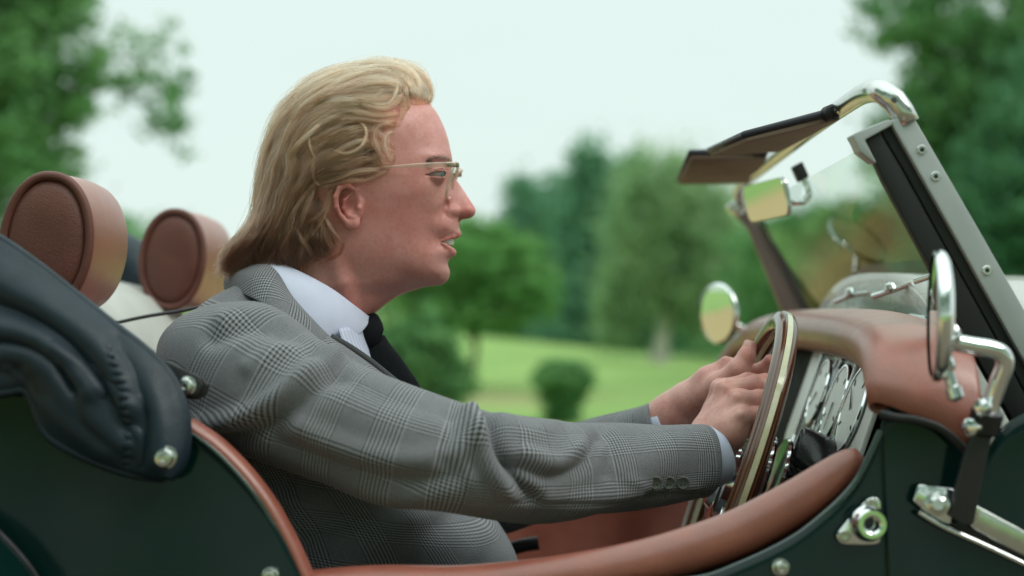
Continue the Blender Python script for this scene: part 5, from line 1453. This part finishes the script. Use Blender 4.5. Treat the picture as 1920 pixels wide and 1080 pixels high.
tube('lapel_edge', WP([(620, 632, -.099), (654, 651, -.094), (688, 674, -.086), (721, 700, -.077), (770, 740, -.067)]), .0042, M['jacket_edge'], jacket, n=40, seg=8)
collar('lapel', [(690, 640, .040), (704, 660, .046), (722, 690, .05), (744, 730, .055), (756, 760, .06)], [(640, 604, .11), (660, 644, .12), (690, 694, .125), (722, 744, .115), (745, 778, .11)], .005, M['plaid'], jacket, uvrot=.35)
collar('jacket_collar', [(440, 508, .02), (480, 503, .05), (520, 520, .077), (570, 565, .094), (640, 610, .08), (706, 640, .046)], [(424, 545, .02), (450, 548, .065), (500, 566, .112), (560, 590, .13), (610, 600, .125), (650, 602, .11)], .006, M['plaid'], jacket)

# shirt: stand, collar leaf, and the striped front between the lapels
collar('collar_leaf', [(486, 488, -.030), (510, 490, -.052), (545, 503, -.064), (585, 522, -.068), (625, 545, -.064), (660, 571, -.052), (694, 597, -.020)],
       [(462, 520, -.045), (496, 535, -.080), (530, 566, -.092), (566, 598, -.094), (600, 624, -.088), (628, 642, -.076), (647, 645, -.060)], .0045, M['shirt'], shirt, n=80)
collar('collar_leaf', [(486, 488, .030), (525, 495, .055), (585, 525, .066), (640, 562, .056), (690, 596, .018), (704, 602, .004)], [(470, 520, .045), (530, 550, .085), (590, 590, .09), (650, 620, .07), (690, 628, .03), (704, 626, .012)], .004, M['shirt'], shirt)
t = NT('striped_shirt_front'); uvn = t.n('ShaderNodeUVMap').outputs[0]; sp_ = t.n('ShaderNodeSeparateXYZ'); t.l(uvn, sp_.inputs[0])
st = t.rng(t.math('SINE', t.math('MULTIPLY', sp_.outputs[1], 2 * math.pi / .008)), .55, .8, 0, 1)
M['stripe'] = t.done(t.bsdf(t.mix(st, (.50, .53, .66), (.36, .38, .52)), .8))
P = patch([WP([(636, 616, -.085), (662, 612, -.055), (684, 604, -.018), (690, 602, 0), (686, 610, .03)]), WP([(648, 650, -.09), (676, 648, -.055), (692, 644, -.016), (696, 644, 0), (690, 648, .04)]),
           WP([(672, 700, -.09), (698, 696, -.055), (706, 692, -.016), (710, 692, 0), (704, 694, .05)]), WP([(720, 770, -.08), (738, 764, -.05), (744, 760, -.016), (746, 760, 0), (738, 762, .05)])], 30, 24)
grid_obj('shirt_front', P.transpose(1, 0, 2), M['stripe'], shirt, .002)
# tie: knot and blade
tie = bpy.data.objects.new('tie', None); COL.objects.link(tie); tie.parent = man; tie.matrix_parent_inverse = Matrix.Translation(-man.location)
V, F = tube_data(WP([(692, 594, -.008), (687, 608, -.016), (687, 626, -.018), (694, 644, -.015)]), [.008, .0125, .0145, .0120], 24, 20, r2=[.012, .019, .020, .015])
link('knot', mesh_any('knot', V, F), M['tie'], tie)
V, F = tube_data(WP([(695, 634, -.012), (700, 660, -.014), (711, 692, -.014), (728, 735, -.012), (748, 780, -.010)]), [.0115, .0115, .0105, .010, .009], 40, 24, r2=[.016, .022, .028, .034, .036])
link('blade', mesh_any('blade', V, F), M['tie'], tie)

# ------------------------------------------------------------------ glasses (worn, yet a thing of their own)
gl0 = head_to_world(np.array([856., 0., -318.]))
glasses = root('eyeglasses', gl0, 'clear framed eyeglasses worn by the driver', 'eyeglasses')
t = NT('clear_acetate')
tr = t.n('ShaderNodeBsdfTransparent'); tr.inputs[0].default_value = (.93, .86, .80, 1)
pr = t.bsdf((.80, .68, .60), .12, 0, None, **{'Coat Weight': .6})
mx = t.n('ShaderNodeMixShader'); lw = t.n('ShaderNodeLayerWeight'); lw.inputs[0].default_value = .45
t.l(t.rng(lw.outputs['Facing'], 0, 1, .22, .85), mx.inputs[0]); t.l(tr.outputs[0], mx.inputs[1]); t.l(pr, mx.inputs[2])
M['acetate'] = t.done(mx.outputs[0])
def hp_(px, y, py): return head_to_world(np.array([px, y, -py], float))
def lens_pt(sg, u, v):      # u across from the nose (0..1), v 0 top .. 1 bottom
    return hp_(860 - 17 * v - 5 * u * u, sg * (17 + 74 * u), 312 + 64 * v)
for sg in (-1, 1):
    rr = [(.5 + .5 * a / .5 * .5, b) for a, b in rrect(.5, .5, .3)]
    L = np.array([lens_pt(sg, .5 + a, .5 + b) for a, b in rrect(.5, .5, .28)])
    f_ = tube('rim', L, .0017, M['acetate'], glasses, n=80, seg=10, closed=True)
    c_ = L.mean(0)
    prism('lens', L, (-.0012, 0, 0), M['glass'], f_)
    tm = tube('temple', [hp_(860, sg * 95, 318), hp_(845, sg * 106, 319), hp_(790, sg * 115, 321.5), hp_(735, sg * 121, 325.5), hp_(670, sg * 123, 331), hp_(634, sg * 124, 352), hp_(628, sg * 122, 372)],
              [.0030, .0030, .0023, .0015, .0013, .0014, .0014], M['acetate'], glasses, n=60, seg=10, r2=[.0015] * 7)
    prism('hinge', [hp_(863, sg * 94, 314), hp_(842, sg * 107.5, 315.5), hp_(842, sg * 107.5, 322.5), hp_(863, sg * 94, 323)], (0, -sg * -.0022, 0), M['brass_gold'] if 'brass_gold' in M else M['brass'], tm, bevel=.0005)
tube('bridge', [hp_(859, -17, 324), hp_(864, -8, 320), hp_(865, 0, 319), hp_(864, 8, 320), hp_(859, 17, 324)], .0018, M['acetate'], glasses, n=20, seg=8)
# ================================================================== hair
HOUT = [(806, 192), (808, 172), (800, 152), (782, 135), (755, 121), (725, 115), (695, 117), (665, 122), (630, 130), (598, 140), (565, 162), (538, 195), (515, 238), (500, 285), (488, 335), (484, 375), (478, 410), (455, 438), (434, 460), (424, 482), (428, 503), (438, 512),
        (462, 502), (485, 492), (515, 488), (545, 494), (575, 492), (605, 484), (632, 476), (644, 460), (642, 444), (640, 430), (632, 405), (629, 380), (636, 360), (654, 350), (690, 346), (724, 340), (744, 322), (754, 296), (754, 268), (758, 244), (770, 224), (786, 207)]
HC = [(800, 180, 62, 55), (780, 200, 84, 70), (740, 150, 84, 70), (690, 150, 96, 90), (740, 230, 116, 60), (735, 290, 118, 26), (700, 335, 130, 22), (650, 345, 136, 20), (690, 260, 131, 95), (600, 260, 126, 100), (600, 180, 102, 90), (540, 300, 116, 90), (630, 330, 136, 60), (560, 380, 122, 90),
      (620, 420, 128, 24), (600, 460, 124, 40), (640, 450, 122, 14), (560, 480, 122, 40), (500, 440, 112, 60), (500, 485, 110, 40), (440, 490, 84, 40), (480, 360, 100, 80), (755, 250, 108, 40)]
HS3 = 3.0
gx = np.arange(405, 830, HS3); gz = np.arange(-530, -100, HS3); gy = np.arange(0, 156, HS3)
GX3, GZ3 = np.meshgrid(gx, gz, indexing='ij'); q3 = np.stack([GX3, -GZ3], -1)
HP = cr(np.array(HOUT, float), 300, closed=True)
S3 = poly_sd(q3, HP)
Hh = np.clip(rbf([c[:3] for c in HC], q3.reshape(-1, 2)).reshape(GX3.shape), 20, 150)
Hk = rbf([(a, b, d) for a, b, c, d in HC], q3.reshape(-1, 2)).reshape(GX3.shape); Hk = np.clip(np.minimum(Hk, Hh * .95), 8, 110)
def bil(G, q):
    i = np.clip((q[..., 0] - gx[0]) / HS3, 0, len(gx) - 1.001); k = np.clip((-q[..., 1] - gz[0]) / HS3, 0, len(gz) - 1.001)
    i0 = i.astype(int); k0 = k.astype(int); a = i - i0; b = k - k0
    return G[i0, k0] * (1 - a) * (1 - b) + G[i0 + 1, k0] * a * (1 - b) + G[i0, k0 + 1] * (1 - a) * b + G[i0 + 1, k0 + 1] * a * b
SGX, _sgz = np.gradient(S3, HS3); SGY = -_sgz
def ysurf(q):
    s = bil(S3, q); h = bil(Hh, q); k = bil(Hk, q)
    return h - k + np.sqrt(np.maximum(k * k - np.maximum(k - s, 0) ** 2, 0))
# dense under-layer that closes the scalp
inset = 7.0 + 9.0 * np.clip((q3[..., 1] - 440) / 40, 0, 1)
A = -(S3 - inset)[:, None, :]; Kk = Hk[:, None, :]; Yb = gy[None, :, None] - (Hh - 6 - 14 * np.clip((q3[..., 1] - 440) / 40, 0, 1))[:, None, :]
u_ = np.maximum(A + Kk, 0); v_ = np.maximum(Yb + Kk, 0)
FH = (np.minimum(-Kk, np.maximum(A, Yb)) + np.sqrt(u_ * u_ + v_ * v_)).astype(np.float32)
V, F = surface_nets(np.concatenate([FH[:, :0:-1, :], FH], 1), np.array([gx[0], -gy[-1], gz[0]]), HS3)
t = NT('hair_underlayer'); c = t.coord('Object', (1, 1, .35)); n = t.noise(c, 160, 4)
M['under'] = t.done(t.bsdf(t.mix(t.rng(n, .3, .7, 0, 1), (.055, .032, .020), (.15, .095, .055)), .7))
hair_root = link('hair', mesh_np('hair', head_to_world(V), F), M['under'], man)

# direction of the hair over the head: guide lines from the photograph's combing, root to tip
GUIDES = [
    [(800, 196), (806, 176), (796, 152), (768, 132), (730, 122), (690, 122)],
    [(782, 206), (792, 178), (780, 154), (752, 138), (716, 136), (680, 146), (640, 172), (600, 200), (566, 226)],
    [(764, 218), (774, 190), (766, 162), (744, 148), (712, 152), (676, 168), (640, 188), (604, 208), (576, 226)],
    [(750, 232), (764, 206), (760, 180), (742, 196), (714, 208), (680, 206), (650, 200), (614, 208), (580, 226), (560, 244)],
    [(744, 250), (726, 240), (694, 234), (656, 240), (620, 258), (590, 282), (572, 300)],
    [(740, 280), (722, 262), (696, 258), (660, 270), (626, 288), (598, 312), (584, 336)],
    [(738, 300), (716, 286), (696, 296), (672, 318), (640, 328), (608, 338), (580, 352)],
    [(732, 320), (716, 316), (694, 330), (664, 340), (630, 344), (600, 350), (578, 366)],
    [(716, 336), (690, 343), (660, 346), (630, 348), (604, 360), (584, 384)],
    [(690, 122), (640, 128), (594, 146), (556, 180), (528, 222), (508, 274), (496, 330), (488, 380)],
    [(680, 140), (630, 158), (586, 190), (552, 236), (526, 290), (510, 344), (500, 396)],
    [(590, 206), (560, 250), (544, 300), (530, 350), (514, 400), (494, 446), (464, 490)],
    [(580, 230), (566, 270), (560, 300), (582, 336), (592, 340)],
    [(600, 290), (576, 330), (556, 376), (538, 420), (520, 460), (498, 492)],
    [(600, 340), (580, 376), (562, 416), (550, 456), (540, 494)],
    [(488, 370), (482, 405), (462, 436), (440, 464), (428, 496), (436, 512)],
    [(500, 390), (490, 424), (468, 456), (450, 484), (446, 508)],
    [(640, 352), (616, 376), (602, 408), (586, 440), (570, 470), (562, 496)],
    [(626, 366), (612, 400), (604, 434), (598, 462), (590, 490)],
    [(622, 396), (630, 424), (642, 446), (640, 466), (620, 480), (596, 486)],
    [(612, 420), (622, 444), (626, 464), (610, 478), (584, 488)],
]
gp, gd = [], []
for g in GUIDES:
    L = cr(np.array(g, float), 26); gp.append(L); gd.append(unit(np.gradient(L, axis=0)))
gp = np.vstack(gp); gd = np.vstack(gd)
def flow(q):
    d2 = ((q[:, None] - gp[None]) ** 2).sum(-1)
    w = 1 / (d2 + 90) ** 1.6
    return unit((w[..., None] * gd[None]).sum(1))

hr = np.random.default_rng(17)
def grow(start, length, steps, wig, lift0, ysg, yfrac):
    """trace strands over the hair surface; everything in head pixels. Returns (n, steps, 3)"""
    n = len(start); q = start.copy(); out = np.zeros((n, steps, 3)); st = (length / (steps - 1))[:, None]
    ph = hr.uniform(0, 6.28, n); fr = hr.uniform(.6, 1.6, n)
    dprev = flow(q)
    for k in range(steps):
        s = k / (steps - 1)
        y = ysurf(q) * yfrac + lift0 * (math.sin(math.pi * min(1, .15 + s * .95)) * .9 + .1)
        out[:, k, 0] = q[:, 0]; out[:, k, 2] = -q[:, 1]; out[:, k, 1] = ysg * y
        d = flow(q); d = unit(d * .65 + dprev * .35); dprev = d
        side = np.stack([-d[:, 1], d[:, 0]], -1)
        q = q + (d + side * (wig * np.sin(ph + fr * 6.28 * s))[:, None]) * st
        sd = bil(S3, q); gdir = np.stack([bil(SGX, q), bil(SGY, q)], -1); q = q + gdir * np.clip(3.0 - sd, 0, 12)[:, None] * .8
    return out
def inside_points(n, lo=2.0, poly=None):
    res = []; tot = 0
    while tot < n:
        p = np.column_stack([hr.uniform(420, 812, 4000), hr.uniform(112, 512, 4000)])
        s = bil(S3, p); p = p[s > lo]; res.append(p); tot += len(p)
    return np.vstack(res)[:n]
def locks(ncl, per, ysg, lenr, steps=18, spread=7.0, lift=(1, 12), seedpts=None):
    st = inside_points(ncl) if seedpts is None else seedpts
    ncl = len(st)
    L = hr.uniform(*lenr, ncl); lf = hr.uniform(*lift, ncl) * (hr.random(ncl) ** .6)
    yf = np.where(bil(S3, st) < 16, hr.uniform(.15, 1.0, ncl), hr.uniform(.93, 1.0, ncl))
    C = grow(st, L, steps, hr.normal(0, .15, ncl), lf, ysg, yf)
    rep = np.repeat(C, per, 0); n = len(rep)
    s = np.linspace(0, 1, steps)[None, :, None]
    T = np.gradient(rep, axis=1); side = unit(np.cross(T, np.array([0, 1.0, 0]))); outw = np.array([0, ysg * 1.0, 0])
    a = hr.normal(0, 1, (n, 1, 1)); b = hr.normal(0, 1, (n, 1, 1))
    sp = np.repeat(hr.uniform(.35, 1.25, ncl), per)[:, None, None] * spread
    tip = hr.uniform(.25, .9, (n, 1, 1))
    env = .35 + .65 * np.sin(np.pi * np.clip(s * .8 + .1, 0, 1)) - tip * .35 * s
    fr = np.sin(s * hr.uniform(2, 9, (n, 1, 1)) + hr.uniform(0, 6.28, (n, 1, 1)))
    rep = rep + side * (a * sp * env + fr * .45) + outw * (np.abs(b) * sp * .45 * env)
    cut = hr.uniform(.75, 1.0, n)
    tt = np.linspace(0, 1, steps)
    return rep, np.repeat(np.arange(ncl), per), cut
def fly(n, ysg, lenr, lift, steps=16):
    st = inside_points(n); C = grow(st, hr.uniform(*lenr, n), steps, hr.normal(0, .5, n), hr.uniform(*lift, n), ysg, np.where(bil(S3, st) < 20, hr.uniform(.1, 1, n), 1.0))
    return C
sets = []
A1, c1, _ = locks(620, 26, -1, (60, 150)); sets.append((A1, 1.0, c1))
A2, c2, _ = locks(200, 22, -1, (90, 200), spread=4.5, lift=(8, 20)); sets.append((A2, 1.0, c2 + 5000))
A3, c3, _ = locks(230, 16, 1, (60, 150)); sets.append((A3, 1.0, c3 + 9000))
# nape ends, the front tuft and the crown line get their own locks
nape = np.column_stack([hr.uniform(432, 636, 130), hr.uniform(420, 474, 130)]); nape = nape[bil(S3, nape) > 3]
A4, c4, _ = locks(0, 24, -1, (30, 75), steps=18, spread=6, lift=(2, 14), seedpts=nape); sets.append((A4, 1.0, c4 + 12000))
top = HP[(HP[:, 1] < 330)]; top = top[hr.integers(0, len(top), 110)] + hr.normal(0, 2, (110, 2)) + [3, 6]
A5, c5, _ = locks(0, 18, -1, (50, 120), steps=18, spread=5, lift=(0, 3), seedpts=top); sets.append((A5, 1.0, c5 + 14000))
front = np.column_stack([hr.uniform(748, 806, 70), hr.uniform(150, 222, 70)]); front = front[bil(S3, front) > -2]
A6, c6, _ = locks(0, 26, -1, (60, 150), steps=18, spread=5, lift=(3, 12), seedpts=front); sets.append((A6, 1.0, c6 + 16000))
# hairline at the temple and sideburn, combed back over the ear
line = cr(np.array([(776, 216), (758, 236), (748, 262), (748, 290), (742, 316), (722, 336), (696, 346), (662, 350)], float), 60)
hl = line[hr.integers(0, 60, 120)] + hr.normal(0, 3.5, (120, 2)) + [2, 0]
A9, c9, _ = locks(0, 24, -1, (55, 130), steps=18, spread=5, lift=(2, 10), seedpts=hl); sets.append((A9, 1.0, c9 + 18000))
hl = line[hr.integers(0, 60, 760)] + np.abs(hr.normal(0, 5, (760, 2))) * [1.3, .4] + [2, 0]
A10 = grow(hl, hr.uniform(14, 46, 760), 18, hr.normal(0, .2, 760), hr.uniform(0, 2, 760), -1, np.full(760, .985)); sets.append((A10, .5, np.arange(760) + 19000))
# soft ends along the bottom of the nape
nb = np.column_stack([hr.uniform(436, 630, 170), np.zeros(170)]); nb[:, 1] = np.interp(nb[:, 0], [436, 470, 540, 600, 632], [478, 474, 466, 462, 452]) + hr.normal(0, 8, 170)
L9 = np.column_stack([hr.normal(-.25, .35, 170), np.ones(170)])
s_ = np.linspace(0, 1, 18)[None, :, None]
for rep_ in range(14):
    ln = hr.uniform(26, 46, (170, 1, 1)); q_ = nb[:, None] + hr.normal(0, 3.2, (170, 1, 2)) + unit(L9)[:, None] * ln * s_ + np.concatenate([np.sin(s_ * 4 + nb[:, None, :1]) * 3.5, 0 * s_ * nb[:, None, :1]], -1)
    o_ = np.zeros((170, 18, 3)); o_[..., 0] = q_[..., 0]; o_[..., 2] = -q_[..., 1]; o_[..., 1] = -(ysurf(nb)[:, None] * (.99 - .10 * s_[..., 0]) + hr.uniform(-4, 9, (170, 1)))
    sets.append((o_, 1.0, np.arange(170) + 31000))
be = np.column_stack([hr.uniform(586, 630, 70), hr.uniform(346, 440, 70)])
A11, c11, _ = locks(0, 24, -1, (40, 100), steps=18, spread=5, lift=(4, 12), seedpts=be); sets.append((A11, 1.0, c11 + 20500))
A7 = fly(260, -1, (40, 130), (6, 16), 18); sets.append((A7, .6, np.arange(len(A7)) + 20000))
# wispy ends blown out at the nape
n = 70; st = np.column_stack([hr.uniform(424, 444, n), hr.uniform(455, 500, n)]); s = np.linspace(0, 1, 18)[None, :, None]
d = np.column_stack([hr.uniform(-26, -4, n), hr.uniform(-2, 14, n)])
Q = st[:, None] + d[:, None] * s + np.stack([0 * s[..., 0], 5 * s[..., 0] ** 2], -1)
A8 = np.zeros((n, 18, 3)); A8[..., 0] = Q[..., 0]; A8[..., 2] = -Q[..., 1]; A8[..., 1] = hr.uniform(-80, 20, n)[:, None]
sets.append((A8, .6, np.arange(n) + 30000))

# the locks that stand out in the photograph, each drawn along its own line: (points, strands, half width, lift)
HERO = [([(756, 236), (766, 208), (762, 178), (761, 150), (754, 132)][::-1] + [(757, 178), (740, 195), (717, 203), (693, 199), (668, 191), (639, 191), (612, 201), (594, 211), (574, 224)], 60, 3.5, 15),
        ([(742, 134), (745, 158), (738, 182), (724, 194), (697, 193), (672, 188)], 34, 2.6, 13), ([(718, 132), (722, 152), (712, 172), (690, 182), (660, 182)], 30, 3, 11),
        ([(722, 119), (705, 122), (678, 139), (639, 166), (600, 197), (572, 222)], 80, 5.5, 14), ([(700, 128), (668, 150), (634, 178), (602, 206), (578, 232)], 50, 4, 9),
        ([(690, 148), (676, 164), (650, 180), (610, 206)], 40, 4, 8),
        ([(676, 230), (685, 240), (686, 256), (674, 277), (650, 287), (625, 281)], 34, 2, 16), ([(744, 214), (709, 216), (678, 210), (646, 206), (612, 214), (582, 232)], 60, 4, 13),
        ([(748, 226), (712, 226), (680, 222), (640, 222), (606, 240)], 50, 4.5, 10), ([(744, 236), (722, 232), (706, 242), (702, 260), (712, 284), (724, 306)], 46, 4, 11),
        ([(744, 246), (728, 250), (722, 266), (728, 288), (736, 304)], 36, 4, 8), ([(532, 198), (531, 228), (550, 248), (577, 262)], 24, 1.8, 16), ([(556, 196), (552, 232), (562, 268), (580, 282)], 24, 2, 15),
        ([(592, 222), (580, 256), (584, 282), (594, 300)], 28, 2.2, 15), ([(588, 292), (586, 314), (590, 338), (600, 348)], 24, 2.4, 13), ([(722, 322), (690, 338), (656, 340), (622, 348), (582, 356)], 50, 3.5, 12),
        ([(706, 318), (668, 322), (630, 336), (596, 346)], 46, 4, 10), ([(648, 350), (622, 358), (612, 386), (596, 406), (572, 420)], 46, 4, 12), ([(636, 356), (618, 380), (606, 410), (588, 438)], 40, 4, 10),
        ([(608, 404), (624, 432), (641, 454), (636, 476), (612, 489)], 40, 2.6, 9), ([(600, 412), (612, 446), (622, 468), (604, 484)], 40, 3.5, 7), ([(510, 400), (488, 428), (464, 456), (442, 486), (433, 514)], 60, 4.5, 10),
        ([(496, 396), (474, 428), (450, 456), (430, 480), (424, 500)], 50, 4, 8), ([(526, 426), (520, 462), (524, 496)], 44, 5, 10), ([(552, 420), (566, 452), (588, 480), (600, 490)], 40, 3.5, 9), ([(540, 440), (536, 470), (548, 500)], 44, 5, 9),
        ([(500, 440), (484, 472), (474, 506)], 44, 5, 8), ([(576, 440), (566, 470), (560, 498)], 44, 4.5, 9), ([(480, 444), (460, 476), (452, 510)], 44, 5, 8),
        ([(802, 198), (807, 178), (798, 156), (776, 138), (748, 128)], 60, 4, 3), ([(790, 206), (796, 180), (784, 156), (760, 142), (734, 140)], 60, 5, 8), ([(776, 214), (782, 186), (772, 162), (750, 150)], 50, 5, 10),
        ([(560, 300), (548, 340), (530, 384), (512, 420)], 44, 4, 11), ([(600, 300), (574, 344), (556, 388), (540, 424)], 44, 4, 10), ([(520, 300), (508, 350), (500, 394)], 44, 4, 8), ([(590, 350), (574, 390), (560, 430)], 44, 4, 11)]
hs = []; hid = []
for k_, (pts, ns, hw_, lift_) in enumerate(HERO):
    L = cr(np.array(pts, float), 18); Tn = unit(np.gradient(L, axis=0)); Nn = np.stack([-Tn[:, 1], Tn[:, 0]], -1)
    a = hr.normal(0, 1, (ns, 1)); b = np.abs(hr.normal(0, 1, (ns, 1))); s = np.linspace(0, 1, 18)[None]
    env = .45 + .55 * np.sin(np.pi * np.clip(s * .85 + .1, 0, 1))
    fr = np.sin(s * hr.uniform(2, 8, (ns, 1)) + hr.uniform(0, 6.28, (ns, 1))) * .45
    off = a * hw_ * env + fr; sh = hr.normal(0, 4, (ns, 1))
    q = L[None] + Nn[None] * off[..., None] + Tn[None] * sh[..., None]
    y = ysurf(q) + (lift_ * (.25 + .75 * np.sin(np.pi * np.clip(s * .9 + .05, 0, 1)))) * (1 - .12 * a ** 2).clip(.3, 1) + b * 1.2
    o_ = np.zeros((ns, 18, 3)); o_[..., 0] = q[..., 0]; o_[..., 1] = -y; o_[..., 2] = -q[..., 1]
    # seen from the lens a lifted lock would slide outward: bring it back to its line
    f_ = 1 - y / 2690.0 * 1.0
    o_[..., 0] = CX + (o_[..., 0] - CX) * f_; o_[..., 2] = -CY + (o_[..., 2] + CY) * f_
    hs.append(o_); hid.append(np.full(ns, 35000 + k_))
sets.append((np.vstack(hs), 1.0, np.concatenate(hid)))
P = head_to_world(np.vstack([s[0] for s in sets])).astype(np.float32)
thin = np.concatenate([np.full(len(s[0]), s[1]) for s in sets]); cid = np.concatenate([s[2] for s in sets])
N_, ST = P.shape[:2]
hc = bpy.data.hair_curves.new('hair_strands')
hc.add_curves([ST] * N_)
hc.attributes['position'].data.foreach_set('vector', P.reshape(-1))
rad = hc.attributes.new('radius', 'FLOAT', 'POINT')
rr = (.00013 * thin[:, None] * hr.uniform(.7, 1.25, (N_, 1)) * np.interp(np.linspace(0, 1, ST), [0, .1, .7, 1], [.7, 1, .9, .25])[None]).astype(np.float32)
rad.data.foreach_set('value', rr.reshape(-1))
# colour: darker low at the nape, lighter on top, every lock a little different
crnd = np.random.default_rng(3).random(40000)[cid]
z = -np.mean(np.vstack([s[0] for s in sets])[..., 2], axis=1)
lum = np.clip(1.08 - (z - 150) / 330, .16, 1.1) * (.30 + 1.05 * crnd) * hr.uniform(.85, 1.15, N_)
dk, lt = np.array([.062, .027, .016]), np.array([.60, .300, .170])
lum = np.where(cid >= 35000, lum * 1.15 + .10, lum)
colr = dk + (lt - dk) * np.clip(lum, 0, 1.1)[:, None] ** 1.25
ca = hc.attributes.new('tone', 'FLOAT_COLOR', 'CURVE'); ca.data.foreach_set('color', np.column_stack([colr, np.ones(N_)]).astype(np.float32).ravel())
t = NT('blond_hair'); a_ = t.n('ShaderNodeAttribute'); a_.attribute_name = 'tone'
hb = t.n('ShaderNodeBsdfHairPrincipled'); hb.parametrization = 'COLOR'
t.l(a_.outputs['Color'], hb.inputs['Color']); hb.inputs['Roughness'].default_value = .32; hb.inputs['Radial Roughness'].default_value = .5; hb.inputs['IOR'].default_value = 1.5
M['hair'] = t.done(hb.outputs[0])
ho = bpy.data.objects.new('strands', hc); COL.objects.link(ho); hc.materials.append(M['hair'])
ho.parent = hair_root

# eyebrows and lashes: short hairs of their own
n = 240; s = np.linspace(0, 1, 6)
b0 = cr(np.array([(803, 78, 315), (815, 80, 308), (830, 73, 303), (842, 58, 303), (848, 40, 306)], float), 60)
Pb = []
for sg in (-1, 1):
    ii = hr.integers(0, 60, n)
    st = b0[ii] + hr.normal(0, 1, (n, 3)) * [1.0, 1.0, 2.2] + [0, 2, 0]
    d = np.column_stack([hr.uniform(-12, -6, n), hr.uniform(0, 3, n), hr.uniform(-4, 3, n)])
    q = st[:, None] + d[:, None] * s[None, :, None]
    Pb.append(np.stack([q[..., 0], sg * q[..., 1], -q[..., 2]], -1))
for sg in (-1, 1):
    l0 = cr(np.array([(802, 67, 334), (812, 72, 327), (824, 71, 323.5), (834, 60, 324)], float), 40)
    ii = hr.integers(0, 40, 34); st = l0[ii] + [1, 2, 0]
    d = np.column_stack([hr.uniform(5, 10, 34), hr.uniform(2, 5, 34), hr.uniform(-1, 3, 34)])
    q = st[:, None] + d[:, None] * s[None, :, None]; q[..., 2] -= 2.5 * s[None] ** 2
    Pb.append(np.stack([q[..., 0], sg * q[..., 1], -q[..., 2]], -1))
Pb = head_to_world(np.vstack(Pb)).astype(np.float32)
eb = bpy.data.hair_curves.new('eyebrows'); eb.add_curves([6] * len(Pb)); eb.attributes['position'].data.foreach_set('vector', Pb.reshape(-1))
ra = eb.attributes.new('radius', 'FLOAT', 'POINT'); ra.data.foreach_set('value', np.tile(np.array([.00018, .00018, .00016, .00013, .0001, .00005], np.float32), len(Pb)))
t = NT('brow_hair'); hb = t.n('ShaderNodeBsdfHairPrincipled'); hb.parametrization = 'COLOR'; hb.inputs['Color'].default_value = (.030, .016, .012, 1)
eb.materials.append(t.done(hb.outputs[0]))
eo = bpy.data.objects.new('eyebrows', eb); COL.objects.link(eo); eo.parent = body
